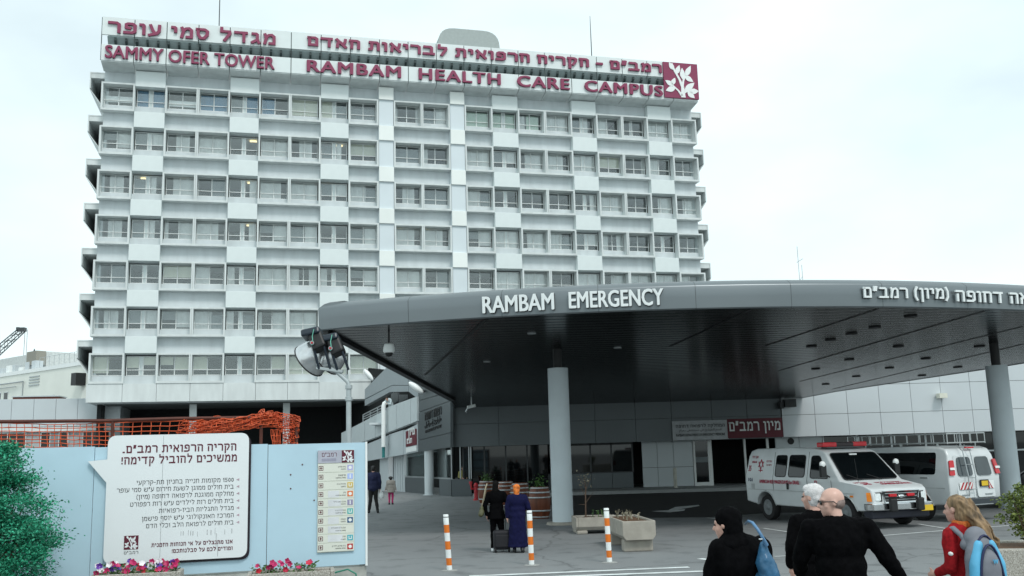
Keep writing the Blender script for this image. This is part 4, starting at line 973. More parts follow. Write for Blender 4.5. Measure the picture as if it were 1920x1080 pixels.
netting([(0,360,795),(.4,415,786),(.7,470,779),(1,512,772)], [(0,350,816),(.4,420,812),(.7,470,802),(1,510,792)], 18, 9, 2.0, .05, .0068, -.06)
netting([(0,484,773),(.5,493,766),(1,497,780)], [(0,488,786),(.5,500,790),(1,510,792)], 5, 5, 2.0, .05, .0068, -.03)
netting([(0,500,774),(.4,520,774),(1,562,782)], [(0,500,797),(.4,525,803),(1,561,802)], 14, 8, 1.8, .05, .0068)
netting([(0,528,800),(1,560,800)], [(0,533,838),(1,557,838)], 9, 12, 2.0, .06, .0068)
netting([(0,507,806),(1,527,806)], [(0,512,838),(1,526,838)], 6, 3, 1.2, .02, .0066)
# ================================================================== street lamp with two spotlights and dishes
YL = 23.0
pb = D(652,900,YL); lp = thing('street_lamp', 'galvanised lamp post with two black spotlights and silver dish reflectors', 'lamp post', (pb.x,pb.y,0))
top = D(654,718,YL); k1 = D(624,694,YL); e0 = D(594,690,YL); e1 = D(643,697,YL)
m = MB(); m.tube([(top.x,top.y,0),(top.x,top.y,1.2)], .085, 12); m.tube([(top.x,top.y,1.2),(top.x,top.y,top.z-.05)], .062, 12); m.build('pole', galv, lp, world=True, smooth=60)
m = MB(); zc = D(653,748,YL).z
for z in (zc, top.z-.1): m.lathe([(.07,z-.05),(.085,z-.04),(.085,z+.04),(.07,z+.05)], 14, Matrix.Translation((top.x,top.y,0)))
m.build('collar', galv, lp, world=True, smooth=50)
m = MB(); m.tube([top+Vector((0,0,-.06)),top+Vector((-.03,0,.03)),k1+Vector((.05,0,.0)),k1+Vector((-.05,0,.04))], .05, 10); m.build('arm', galv, lp, world=True, smooth=60)
m = MB(); d_ = (e1-e0); m.obox((e0+e1)/2+Vector((0,0,.0)), d_.length/2,.07,.035, Matrix.Rotation(-math.atan2(d_.z,d_.x),3,'Y')); m.build('crossbar', galv, lp, world=True, bevel=.01)
navy = mat('blue_black_casing', (.012,.022,.035), .35, var=.15)
for (bx, by, s_) in ((596,640,1.0),(630,650,.95)):
    c = D(bx,by,YL-.05)
    body = MB(); rot = Matrix.Rotation(R_(-24),3,'Y') @ Matrix.Rotation(R_(-18),3,'X')
    body.obox(c, .17*s_,.16*s_,.24*s_, rot); o = body.build('spotlight', blackm, lp, world=True, bevel=.05)
    m = MB(); q = c+rot @ Vector((-.06*s_,-.02,.24*s_)); m.obox(q, .23*s_,.2*s_,.09*s_, rot @ Matrix.Rotation(R_(14),3,'Y')); m.build('hood', navy, o, world=True, bevel=.045)
    m = MB()
    for dx, dy_ in ((-.09,-.17),(.15,-.12)):
        f = D(bx+11+dx*60, 692 if bx < 610 else 694, YL); m.tube([c+Vector((dx,dy_*s_-.02,-.05)), (f.x+dx*.35,f.y-.05,f.z)], .032, 6)
    m.build('bracket', navy, o, world=True)
    m = MB(); k = c+Vector((-.09,-.2*s_-.03,-.06)); m.lathe([(.05,0),(.05,.02)], 14, Matrix.Translation(k) @ Matrix.Rotation(R_(90),4,'X')); m.build('pivot', steel, o, world=True)
    MB().lathe([(.03,0),(.026,.03)], 10, Matrix.Translation(k+Vector((0,-.021,0))) @ Matrix.Rotation(R_(90),4,'X')).build('knob', redm, o, world=True)
    MB().tube([c+Vector((-.06,-.19,.27)),c+Vector((-.09,-.22,.1)),k+Vector((.02,-.03,.05)),k+Vector((.0,-.02,-.06))], .009, 5).build('wire', mat('green_wire', (.15,.5,.38), .5), o, world=True)
foil = mat('silver_foil', (.62,.64,.65), .25, .7, var=.12, scale=6, bump=.5, bscale=7)
for (x, y, R0, dd) in ((610,650,.45,.58),(640,656,.36,.50)):
    c = D(x,y,YL+.25); axd = Vector((-.70,.30,-.52)).normalized(); M = Matrix.Translation(c) @ axd.to_track_quat('Z','Y').to_matrix().to_4x4()
    prof_ = [(.05,0)]+[(R0*math.sin(R_(t))**.75, dd*(1-math.cos(R_(t)))) for t in range(12,91,13)]
    o = MB().lathe(prof_, 28, M, cap=False).build('reflector', foil, lp, world=True, smooth=180)
    rr, zz = prof_[-1]; MB().tube([M @ Vector((rr*math.cos(t*math.pi/14), rr*math.sin(t*math.pi/14), zz)) for t in range(28)], .018, 6, closed=True).build('rim', blackm, o, world=True)
# ================================================================== bollards
def bollard(x, y, lean, label):
    g = G(x, y); o = thing('bollard', label, 'bollard', (g.x,g.y,0), 0, 'striped bollards across the crossing')
    hts = [0,.10,.235,.39,.545,.70,.85,1.04]
    sh_ = Matrix.Identity(4); sh_[0][2] = lean
    for i in range(7):
        m = MB(); m.lathe([(.052,hts[i]),(.052,hts[i+1])] if i < 6 else [(.052,hts[i]),(.052,hts[i+1]-.01),(.046,hts[i+1])], 16, sh_, cap=(i==6))
        if i == 0: m.build('sleeve', whitem, o, smooth=50)
        else: m.build('orange_band' if i % 2 else 'white_band', orangem if i % 2 else whitem, o, smooth=50)
    MB().lathe([(.16,.004),(.14,.012),(.06,.02)], 16).build('base_patch', mat('mortar', (.30,.31,.30), .9, var=.2, scale=20), o)
    MB().lathe([(.0535,.985),(.0535,1.0)], 16, sh_, cap=False).build('cap_line', blackm, o)
bollard(843,1070,-.055,'striped bollard leaning a little, leftmost of the three on the pavement')
bollard(997,1060,-.015,'striped bollard in front of the woman in the orange headscarf')
bollard(1143,1055,-.02,'striped bollard right in front of the concrete plant troughs')
# grey post by the entrance
g = D(1267,915,49.2); o = thing('grey_post', 'short grey steel post before the panelled wall left of the entrance door', 'post', (g.x,g.y,.15))
MB().lathe([(.12,0),(.12,.02),(.09,.03),(.09,.95),(.06,1.0)], 14).build('shaft', mat('beige_steel', (.50,.50,.44), .5), o, smooth=50)
# ================================================================== plants and planters
leafg = leafmat('leaf_green', (.03,.085,.02), (.09,.19,.04)); leafd = leafmat('leaf_teal', (.004,.12,.062), (.035,.42,.24))
leafy = leafmat('leaf_olive', (.05,.09,.015), (.20,.24,.05)); petalp = leafmat('petal_pink', (.42,.012,.09), (.56,.03,.16)); petalw = leafmat('petal_white', (.75,.72,.74), (.85,.82,.84))
petalr = leafmat('petal_red', (.50,.01,.02), (.60,.02,.08)); petalv = leafmat('petal_violet', (.10,.03,.30), (.16,.05,.4)); bark = mat('bark', (.10,.065,.045), .9, var=.3, scale=15, bump=.6)
dryleaf = leafmat('dry_leaf', (.14,.13,.09), (.28,.25,.18))
def leaf(m, p, s, rn_, up=.4, fold=.25):
    a = Vector((rn_.gauss(0,1),rn_.gauss(0,1),rn_.gauss(0,1)*.6)).normalized(); b = Vector((rn_.gauss(0,1),rn_.gauss(0,1),rn_.gauss(0,1)+up)); b = (b-a*b.dot(a)).normalized(); c = a.cross(b)
    s = s*rn_.uniform(.7,1.3)
    m.add([p, p+a*s*.5+c*s*.28+b*s*fold*.3, p+a*s, p+a*s*.5-c*s*.28+b*s*fold*.3], [(0,1,2),(0,2,3)])
def crown(m, centre, rad, n, s, rn_, clumps, flat=1.0, taper=0):
    C0 = Vector(centre); cl = []
    for _ in range(clumps):
        d = Vector((rn_.gauss(0,1),rn_.gauss(0,1),rn_.gauss(0,1))).normalized()*(rn_.random()**.45); tp_ = 1-taper*max(0,d.z); d.x *= tp_; d.y *= tp_; cl.append((C0+Vector((d.x*rad[0],d.y*rad[1],d.z*rad[2])), rn_.uniform(.14,.30)*min(rad)))
    for _ in range(n):
        c, r = rn_.choice(cl); d = Vector((rn_.gauss(0,.6),rn_.gauss(0,.6),rn_.gauss(0,.42*flat)))*r
        leaf(m, c+d, s, rn_)
    return cl
# leafy tree in front of the hoarding
rt = random.Random(5); c = D(-8,1010,13.2); tr = thing('leafy_tree', 'bushy blue-green tree at the left edge in front of the hoarding', 'tree', (c.x,c.y,0))
m = MB(); cl = crown(m, (-.02,0,1.34), (.77,.76,1.22), 46000, .042, rt, 150, .75, .72); m.build('crown', leafd, tr)
m = MB(); m.tube([(0,0,0),(.02,.02,.5),(0,.03,1.0),(.05,0,1.6)], [.08,.065,.05,.025], 8)
for q, r in cl[:30]: m.tube([(0.01,.03,rt.uniform(.5,1.2)), (q*.5)+Vector((0,0,.35)), q], [.025,.014,.006], 5)
m.build('trunk', bark, tr)
def trough(name, label, loc, rz, L_, W_, H_, mm, grp, feet=None):
    o = thing(name, label, 'planter', loc, rz, grp); b = .0 if feet is None else feet
    m = MB(); ch = .07
    sec = [(-W_/2+ch,b),(W_/2-ch,b),(W_/2,b+ch*1.3),(W_/2,b+H_),(W_/2-.05,b+H_),(W_/2-.06,b+H_-.09),(-W_/2+.06,b+H_-.09),(-W_/2+.05,b+H_),(-W_/2,b+H_),(-W_/2,b+ch*1.3)]
    m.prism([(-L_/2+.06,y,z) for y,z in sec], (L_-.12,0,0))
    for s_ in (-1,1):
        x0 = s_*(L_/2-.059); m.prism([(x0,-W_/2+ch,b),(x0,W_/2-ch,b),(x0,W_/2-.002,b+ch*1.3),(x0,W_/2-.002,b+H_-.002),(x0,-W_/2+.002,b+H_-.002),(x0,-W_/2+.002,b+ch*1.3)], (s_*.059,0,0))
    m.build('trough', mm, o, bevel=.012)
    m = MB(); n_ = 14; vs = []; rs_ = random.Random(int(L_*100)+int(loc[0]*10))
    for i in range(n_+1):
        for j in range(5): vs.append((-(L_/2-.07)+(L_-.14)*i/n_, -W_/2+.07+(W_-.14)*j/4, b+H_-.05+rs_.uniform(-.02,.03)))
    m.add(vs, [(i*5+j,(i+1)*5+j,(i+1)*5+j+1,i*5+j+1) for i in range(n_) for j in range(4)]); m.build('soil', soilm, o)
    if feet:
        for s_ in (-1,1): MB().box(s_*L_*.36-.14,s_*L_*.36+.14,-W_/2+.04,W_/2-.04,0,feet-.002).build('foot', mm, o, bevel=.03)
    return o, b+H_
def petunias(o, L_, W_, z, n, cols, seed, dense, xr=(-.5,.5)):
    rn_ = random.Random(seed); m = MB()
    for _ in range(dense): leaf(m, Vector((rn_.uniform(xr[0],xr[1])*L_*.92, rn_.uniform(-.45,.45)*W_, z+rn_.uniform(-.05,.10))), .055, rn_)
    m.build('foliage', leafg, o)
    mbs = {}
    for q in range(n):
        mm = rn_.choice(cols); x = rn_.uniform(xr[0],xr[1])*L_*.9; y = rn_.uniform(-.5,.2)*W_; h_ = z+rn_.uniform(.03,.16)*(1-.5*abs(x/L_))
        mb = mbs.setdefault(mm.name, (MB(), mm))[0]; c = Vector((x,y,h_)); nrm_ = Vector((rn_.gauss(0,.4),-1+rn_.gauss(0,.3),.5+rn_.gauss(0,.4))).normalized()
        a = nrm_.cross(Vector((0,0,1))).normalized(); b = a.cross(nrm_); r = rn_.uniform(.032,.048); vs = [c-nrm_*r*.5]
        for t_ in range(15):
            an = 2*math.pi*t_/15; rr = r*(1-.22*(t_ % 3 == 0)); vs.append(c+a*math.cos(an)*rr+b*math.sin(an)*rr+nrm_*rn_.uniform(-.004,.004))
        mb.add(vs, [(0,1+t_,1+(t_+1)%15) for t_ in range(15)])
    for k, (mb, mm) in mbs.items(): mb.build('blossom', mm, o)
ca = (D(183,1074,13.7)+D(333,1063,14.0))/2; za = D(258,1072,13.85).z
o, z = trough('flower_trough', 'pebbled concrete flower trough with white and pink petunias, under the speech bubble', (ca.x,ca.y,0), R_(12), 1.18, .42, za, agg, 'flower troughs before the hoarding'); petunias(o, 1.18, .42, z, 66, [petalp,petalw,petalw,petalp,petalr,petalv], 2, 420)
ca = (D(470,1071,14.0)+D(622,1064,14.2))/2; za = D(545,1070,14.1).z
o, z = trough('flower_trough', 'pebbled concrete flower trough with sparse crimson flowers, below the directory sign', (ca.x,ca.y,0), R_(12), 1.2, .42, za, agg, 'flower troughs before the hoarding'); petunias(o, 1.2, .42, z, 17, [petalp,petalr,petalp], 4, 260, (-.5,.32))
# concrete troughs by the column
def twigs(o, pts, z, h, seed, mm, n, nm='dry_plant'):
    rn_ = random.Random(seed); m = MB()
    for (x,y) in pts:
        p = Vector((x,y,z-.03)); q = p+Vector((rn_.uniform(-.06,.06),rn_.uniform(-.06,.06),h*rn_.uniform(.6,1.1))); m.tube([p,(p+q)/2+Vector((rn_.uniform(-.03,.03),0,0)),q], [.012,.009,.004], 5)
        for _ in range(n): t_ = rn_.uniform(.3,1); leaf(m, p*(1-t_)+q*t_, .05, rn_)
    m.build(nm, mm, o)
g = (G(1080,1000)+G(1143,1003))/2
o, z = trough('plant_trough', 'boarded concrete trough with a thin bare sapling, beside the round column', (g.x+.12,g.y+.45,0), R_(4), 1.15, .95, .33, troughm, 'concrete troughs by the column', .10)
m = MB(); m.tube([(-.25,0,z-.05),(-.24,0,z+.4),(-.22,0,z+.75),(-.25,0,z+1.05)], [.022,.018,.014,.006], 6)
for (a_, b_) in (((-.24,0,z+.35),(-.02,.02,z+.62)),((-.23,0,z+.5),(-.40,.0,z+.85)),((-.22,0,z+.7),(-.08,.0,z+1.0)),((-.24,0,z+.3),(-.42,.02,z+.32)),((-.22,0,z+.72),(-.36,.0,z+1.02))): m.tube([a_,b_], [.009,.004], 5)
rn_ = random.Random(8); m.build('sapling', bark, o)
m = MB(); [leaf(m, Vector((-.24+rn_.gauss(0,.12),rn_.gauss(0,.08),z+.95+rn_.gauss(0,.12))), .07, rn_) for _ in range(38)]; m.build('sapling_leaves', dryleaf, o)
twigs(o, [(.1,0),(.25,.1),(.3,-.1),(-.05,.1)], z, .22, 3, leafg, 14)
a, b_ = G(1146,1018), G(1200,1035)
dirv = Vector((.18,-2.1,0)).normalized(); c0 = Vector((G(1201,1036).x,G(1201,1036).y+.1,0)) - dirv*1.0
o, z = trough('plant_trough', 'long chamfered concrete trough on two blocks, just behind the rightmost striped bollard', (c0.x,c0.y,0), math.atan2(dirv.y,dirv.x), 2.1, .72, .40, troughm, 'concrete troughs by the column', .25)
twigs(o, [(-.9+.12*i, rn_.uniform(-.2,.2)) for i in range(12)], z, .2, 6, dryleaf, 8)
# raised bed at the right edge with its shrub
a = D(1857,1031,12.6); bed = thing('raised_bed', 'pebbled concrete raised bed wall at the right edge, holding a shrub', 'planter', (a.x,a.y,0), R_(-10))
zt = a.z; m = MB(); m.box(0,3.2,0,.16,0,zt).box(0,.16,.161,1.3,0,zt-.002).box(3.04,3.2,.161,1.3,0,zt-.002).box(.161,3.039,1.14,1.3,0,zt-.004); m.build('wall', agg, bed, bevel=.015)
MB().box(.161,3.039,.161,1.139,0,zt-.03).build('soil', soilm, bed)
rt = random.Random(12); c = D(1928,985,13.2); sh = thing('shrub', 'small olive green shrub growing in the raised bed', 'shrub', (c.x,c.y,zt-.04))
m = MB(); cl = crown(m, (0,0,.50), (.34,.32,.34), 2600, .05, rt, 40); m.build('foliage', leafy, sh)
m = MB()
for q, r in cl[:18]: m.tube([(rt.uniform(-.05,.05),rt.uniform(-.05,.05),0), q*.5, q], [.014,.009,.004], 5)
m.build('stem', bark, sh)
# barrels
wood = mat('barrel_wood', (.15,.038,.012), .5, var=.35, scale=6, streak=.12)
def barrel(x, y, s_, label, plant):
    g = G(x, y); o = thing('barrel_planter', label, 'barrel', (g.x,g.y,0), 0, 'wooden barrel planters')
    pr = [(.27,0),(.33,.2),(.36,.45),(.36,.6),(.33,.85),(.285,1.02),(.25,1.02),(.25,.94)]; MB().lathe([(r*s_,z*s_) for r,z in pr], 24).build('staves', wood, o, smooth=40)
    for zz in (.06,.26,.68,.84,.98):
        r0 = [r for r in ((.27+.06*zz/.2) if zz < .2 else .345+.04*math.sin((zz-.2)/.65*math.pi) if zz < .85 else .33-.045*(zz-.85)/.17,)][0]; r0 = r0*s_+.004
        MB().lathe([(r0,(zz-.022)*s_),(r0+.004,zz*s_),(r0,(zz+.022)*s_)], 24, cap=False).build('hoop', steel, o, smooth=60)
    MB().lathe([(.249*s_,.90*s_),(.24*s_,.945*s_)], 16).build('soil', soilm, o)
    if plant: rn_ = random.Random(int(x)); m = MB(); [leaf(m, Vector((rn_.gauss(0,.12),rn_.gauss(0,.12),1.0*s_+abs(rn_.gauss(0,.16)))), .10, rn_) for _ in range(110)]; m.build('plant', leafg, o)
barrel(1013,972,1.0,'wooden barrel planter next to the round column, the nearest of the row',True); barrel(976,958,1.0,'wooden barrel planter just right of the orange headscarf',False)
barrel(949,950,.98,'wooden barrel planter showing between the two walkers heads',False); barrel(913,947,.98,'wooden barrel planter at the far left of the row, beside the red hydrant',True)
# ================================================================== vehicles (local frame: +Y forward, +X right side, Z up)
def vehicle(name, label, cat, loc, rz, L_, Wd, lower, upper, belt, wtop, ztop, nose, paint, group=None):
    o = thing(name, label, cat, loc, rz, group); hw = Wd/2
    def wl(y, z):
        w_ = hw if z <= belt+1e-4 else hw - (hw-wtop)*(z-belt)/(ztop-belt)
        if y > nose: w_ -= .16*((y-nose)/(L_/2-nose))**2
        if z < .62: w_ -= .05*(.62-z)/.3
        return w_
    mb = MB(); P = {}
    def vid(s_, y, z):
        k = (s_, round(y,4), round(z,4))
        if k not in P: P[k] = len(mb.v); mb.v.append(Vector((s_*wl(y,z), y, z)))
        return P[k]
    for poly in (lower, upper):
        mb.f.append(tuple(vid(1,y,z) for y,z in poly)); mb.f.append(tuple(vid(-1,y,z) for y,z in reversed(poly)))
    # outline shared between the two is left open, everything else is bridged
    es = {}
    for poly in (lower, upper):
        for i in range(len(poly)):
            a, c = poly[i], poly[(i+1)%len(poly)]; k = tuple(sorted((tuple(round(q,4) for q in a),tuple(round(q,4) for q in c)))); es.setdefault(k, []).append((a,c))
    for k, v in es.items():
        if len(v) == 1: a, c = v[0]; mb.f.append((vid(1,*c), vid(1,*a), vid(-1,*a), vid(-1,*c)))
    mb.m = [0]*len(mb.f)
    bo = mb.build('body', paint, o, smooth=38, bevel=.045, seg=3)
    bm = bmesh.new(); bm.from_mesh(bo.data); bmesh.ops.recalc_face_normals(bm, faces=bm.faces); bm.to_mesh(bo.data); bm.free()
    return o, bo, wl
def arch(yc, r, z0, n=8):
    a0 = math.asin(min(.99,(z0-.36)/r)); return [(yc+r*math.cos(a0+(math.pi-2*a0)*i/n), .36+r*math.sin(a0+(math.pi-2*a0)*i/n)) for i in range(n+1)]
def side_poly(wl, s_, pts, r, proud, th):
    pp = rpoly([(0,y,z) for y,z in pts], r, 4); return [Vector((s_*(wl(p.y,p.z)+proud), p.y, p.z)) for p in pp], (s_*th,0,0)
def wheel(o, s_, y, r=.36, w_=.22, hw=.98, rimm=None):
    M = Matrix.Translation((s_*(hw-w_*.5-.02), y, r)) @ Matrix.Rotation(R_(90*s_),4,'Y')
    q = MB().lathe([(r*.62,-w_/2),(r*.93,-w_/2),(r,-w_/2+.04),(r,w_/2-.04),(r*.93,w_/2),(r*.62,w_/2),(r*.58,w_/2-.03)], 28, M, cap=False).build('wheel', rubber, o, smooth=40)
    MB().lathe([(r*.62,w_/2-.01),(r*.55,w_/2-.035),(r*.30,w_/2-.05),(r*.24,w_/2+.0),(r*.1,w_/2+.01)], 24, M).build('rim', rimm or mat('dull_wheel', (.20,.22,.23), .45, .5, var=.2, scale=12), q, smooth=40)
    m = MB()
    for k in range(8): t = k*math.pi/4; c = M @ Vector((r*.44*math.cos(t), r*.44*math.sin(t), w_/2-.040)); m.lathe([(.034,0),(.034,.006)], 8, Matrix.Translation(c) @ Matrix.Rotation(R_(90*s_),4,'Y'))
    m.build('rim_hole', blackm, q)
def glasspart(o, name, poly, vec, m_=None): return MB().prism(poly, vec).build(name, m_ or vanglass, o)
def quadpart(o, name, cs, r, th, m_):
    """rounded panel on a plane given by four corners, proud by th"""
    cs = [Vector(c) for c in cs]; n_ = (cs[1]-cs[0]).cross(cs[3]-cs[0]).normalized(); ce = sum(cs, Vector())/4; n_ = n_ if n_.dot(Vector((ce.x*.3,ce.y,ce.z-1.0))) > 0 else -n_; pp = rpoly(cs, r, 4); return MB().prism([p+n_*.003 for p in pp], n_*th).build(name, m_, o)
# ---------------------------------------------------------------- ambulance
L_ = 5.5; BZ = 1.17
lower = [(-2.74,.52)] + [(-2.22,.44)] + list(reversed(arch(-1.72,.47,.44))) + [(1.28,.44)][:0] + list(reversed(arch(1.78,.47,.44))) + [(2.66,.44),(2.74,.55),(2.74,.80),(2.70,.98),(2.55,1.06),(1.72,BZ),(-2.75,BZ)]
upper = [(-2.75,BZ),(1.72,BZ),(.98,1.90),(.80,1.98),(.45,2.04),(-.6,2.075),(-2.3,2.06),(-2.58,2.0),(-2.68,1.85)]
# heading: nose towards the viewer's right
rr_ = G(1443,975); hd_ = Vector((.335,-.942,0)).normalized(); rt_ = Vector((hd_.y,-hd_.x,0))
base = Vector((rr_.x,rr_.y,0)) + hd_*1.72 - rt_*.93
amb, abody, wl = vehicle('ambulance', 'white ambulance van with red emblem, red lettering and a red roof light bar', 'ambulance', tuple(base), math.atan2(hd_.y,hd_.x)-math.pi/2, L_, 2.0, lower, upper, BZ, .80, 2.075, 1.9, vanwhite)
for s_ in (1,-1):
    for y in (-1.72,1.78): wheel(amb, s_, y, .37)
    for nm, pts in (('side_window',[(.42,1.24),(1.22,1.24),(1.02,1.45),(.78,1.84),(.42,1.84)]),('side_window',[(-.58,1.26),(.16,1.26),(.16,1.86),(-.58,1.86)]),('side_window',[(-1.22,1.26),(-.70,1.26),(-.70,1.86),(-1.22,1.86)])):
        poly, v = side_poly(wl, s_, pts, .09, .002, .008); w_ = glasspart(amb, nm, poly, v); MB().tube([p+Vector(v) for p in poly], .011, 5, closed=True).build('window_seal', rubber, w_)
    m = MB()
    for y in (.29,-1.32,1.33):
        a_ = [(y,.48),(y,1.17),(y,1.95 if y < 1 else 1.2)]
        m.tube([Vector((s_*(wl(p[0],p[1])+.001),p[0],p[1])) for p in a_], .007, 5)
    m.build('door_seam', darkgrey, amb)
    for y in (-.62,.45):
        c = Vector((s_*(1.0),y,1.0)); MB().obox(c,.018,.085 if y > 0 else .035,.03 if y > 0 else .09).build('door_handle', blackm, amb, bevel=.01)
    m = MB(); m.tube([(s_*.98,1.28,1.28),(s_*1.14,1.30,1.36)], .02, 6); m.obox((s_*1.2,1.30,1.44),.085,.05,.15); mi = m.build('mirror', blackm, amb, bevel=.03)
    MB().ell((s_*1.2,1.30,1.62),.09,.07,.09).build('mirror_cap', whitem, mi, smooth=180)
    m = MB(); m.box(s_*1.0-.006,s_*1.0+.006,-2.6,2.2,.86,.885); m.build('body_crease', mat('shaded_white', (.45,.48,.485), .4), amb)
# windscreen, bonnet marks, face
qa, qb = (1.70,BZ+.03), (1.0,1.885)
quadpart(amb, 'windscreen', [(-.86,qa[0],qa[1]),(.86,qa[0],qa[1]),(.74,qb[0],qb[1]),(-.74,qb[0],qb[1])], .1, .008, vanglass)
for x in (-.3,.35): MB().tube([(x,1.76,BZ+.03),(x+.35,1.60,BZ+.165)], .012, 5).build('wiper', blackm, amb)
qs = rpoly([(-.86,1.705,BZ+.035),(.86,1.705,BZ+.035),(.74,1.0,1.89),(-.74,1.0,1.89)], .1, 4); MB().tube([p+Vector((0,.011,.011)) for p in qs], .014, 5, closed=True).build('windscreen_seal', rubber, amb)
MB().tube([(.62,1.95,1.14),(.64,1.90,1.75)], .006, 5).build('aerial', blackm, amb)
for s_ in (1,-1):
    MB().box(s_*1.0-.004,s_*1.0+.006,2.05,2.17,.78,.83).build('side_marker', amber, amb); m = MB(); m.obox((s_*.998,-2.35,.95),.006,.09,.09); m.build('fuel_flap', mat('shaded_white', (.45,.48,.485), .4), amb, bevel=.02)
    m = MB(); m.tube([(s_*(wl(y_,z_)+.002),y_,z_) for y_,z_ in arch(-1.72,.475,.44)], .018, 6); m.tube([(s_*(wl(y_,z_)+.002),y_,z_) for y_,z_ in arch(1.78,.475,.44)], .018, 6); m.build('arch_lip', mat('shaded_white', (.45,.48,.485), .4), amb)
MB().box(-.12,.12,1.03,1.06,1.83,1.88).build('inspection_sticker', whitem, amb)
quadpart(amb, 'grille', [(-.5,2.742,.66),(.5,2.742,.66),(.56,2.74,.93),(-.56,2.74,.93)], .03, .02, blackm)
m = MB(); m.tube([(-.57,2.77,.94),(.57,2.77,.94),(.5,2.775,.655),(-.5,2.775,.655)], .022, 6, closed=True); m.build('grille_surround', chrome, amb)
m = MB()
for z in (.72,.80,.88): m.box(-.5,.5,2.765,2.775,z-.008,z+.008)
m.build('grille_bar', steel, amb)
MB().ell((0,2.785,.80),.10,.015,.045).build('badge', chrome, amb, smooth=180)
for x in (-.28,.28): m = MB(); m.obox((x,2.79,.83),.11,.03,.035); m.build('grille_flasher', redlens, amb, bevel=.01)
for s_ in (1,-1):
    quadpart(amb, 'headlight_bezel', [(s_*.575,2.742,.685),(s_*.802,2.712,.685),(s_*.802,2.70,.915),(s_*.575,2.738,.915)], .02, .006, blackm)
    h = quadpart(amb, 'headlight', [(s_*.63,2.752,.71),(s_*.785,2.728,.71),(s_*.785,2.718,.89),(s_*.63,2.742,.89)][::s_], .03, .02, mat('headlamp_glass', (.75,.78,.78), .12, .6, var=.2, scale=30))
    quadpart(amb, 'indicator', [(s_*.805,2.70,.69),(s_*.93,2.60,.69),(s_*.93,2.59,.91),(s_*.805,2.69,.91)][::s_], .02, .02, amber)
    m = MB(); m.obox((s_*.42,2.95,.60),.10,.06,.16); m.build('bumper_guard', blackm, amb, bevel=.03)
MB().prism(rpoly([(-.98,2.66,.47),(-.9,2.86,.47),(.9,2.86,.47),(.98,2.66,.47),(.98,2.5,.47),(-.98,2.5,.47)],.08), (0,0,.17)).build('front_bumper', chrome, amb, bevel=.02)
MB().box(-.9,.9,2.4,2.72,.26,.455).build('air_dam', mat('navy_plastic', (.006,.008,.02), .5), amb, bevel=.03)
p_ = MB().box(-.88,-.50,2.865,2.88,.42,.56).build('number_plate', yellowm, amb)
m = MB(); m.obox((0,.62,2.13),.72,.14,.06); lb = m.build('light_bar', mat('black_bar', (.02,.012,.014), .3), amb, bevel=.03)
for s_ in (1,-1): MB().obox((s_*.50,.62,2.131),.235,.145,.064).build('red_lens', redlens, lb, bevel=.03)
MB().box(-.6,.6,.5,.74,2.035,2.075).build('bar_mount', darkgrey, lb)
for s_ in (1,-1):
    MB().box(s_*.80-.09,s_*.80+.09,-2.775,-2.75,.98,1.3).build('tail_light', redlens, amb)
# lettering, right side reads towards the nose; left side towards the tail
def stext(s_, body, y, z, w_, h, m_, bold, zz=None):
    xd = (0,s_,0); yy = y if s_ > 0 else y+w_; xb = wl(y,z)+.004; xt = wl(y,z+h)+.004
    ud = Vector((s_*(xt-xb),0,h)).normalized(); return text(body, (s_*xb,yy,z), xd, ud, w_, h, m_, abody, .004, bold)
amr = mat('red_vinyl', (.42,.03,.07), .5, var=.05)
def star(s_, yc, zc, r):
    m = MB()
    for fl in (0,1):
        pts = []
        for k in range(3): t = math.pi/2+fl*math.pi+k*2*math.pi/3; pts.append(Vector((s_*(wl(yc,zc+r*math.sin(t))+.005+fl*.004), yc+r*math.cos(t), zc+r*math.sin(t))))
        m.tube(pts, .018, 4, closed=True)
    m.tube([(s_*(wl(yc,zc-r*1.25)+.004),yc-r*.7,zc-r*1.25),(s_*(wl(yc,zc-r*1.25)+.004),yc+r*.7,zc-r*1.25)], .014, 4); m.tube([(s_*(wl(yc,zc-r)+.004),yc,zc-r*1.05),(s_*(wl(yc,zc-r*1.6)+.004),yc,zc-r*1.6)], .014, 4)
    m.build('star_emblem', amr, abody)
for s_ in (1,-1):
    stext(s_, 'AMERICAN RED MAGEN DAVID for ISRAEL', -2.0, 1.06, 1.95, .10, amr, .03)
    star(s_, -1.98, 1.60, .14)
    stext(s_, heb('מגן דוד'), -2.5, 1.76, .33, .09, amr, .02); stext(s_, 'MEDICAL', -2.46, 1.64, .26, .06, amr, .02); stext(s_, '35', -2.62, 1.40, .14, .17, amr, .03)
    stext(s_, heb('אדום'), -1.72, 1.66, .26, .06, amr, .0); stext(s_, heb('בישראל'), -1.72, 1.56, .28, .06, amr, .0); stext(s_, '101', -2.58, 1.10, .22, .10, mat('navy_vinyl', (.02,.04,.10), .5), .03)
    stext(s_, heb('ח'), .62, 1.06, .12, .12, amr, .02)
def btext(body, x0, w_, f, hlen, bold, m_=amr):
    a = Vector((0,1.72,BZ)); c = Vector((0,2.55,1.06)); d = (c-a); p0 = a+d*f; ud = (-d).normalized(); n_ = Vector((-1,0,0)).cross(ud)
    return text(body, Vector((x0,p0.y,p0.z))+n_*.004*(1 if n_.z > 0 else -1), (-1,0,0), ud, w_, hlen, m_, abody, .004, bold)
btext('AMBULANCE', .22, .95, .80, .17, .03); btext(heb('אמבולנס'), .20, .80, .50, .15, .02); btext('35', .72, .26, .72, .20, .03); btext(heb('מד״א'), .82, .4, .42, .12, .02)
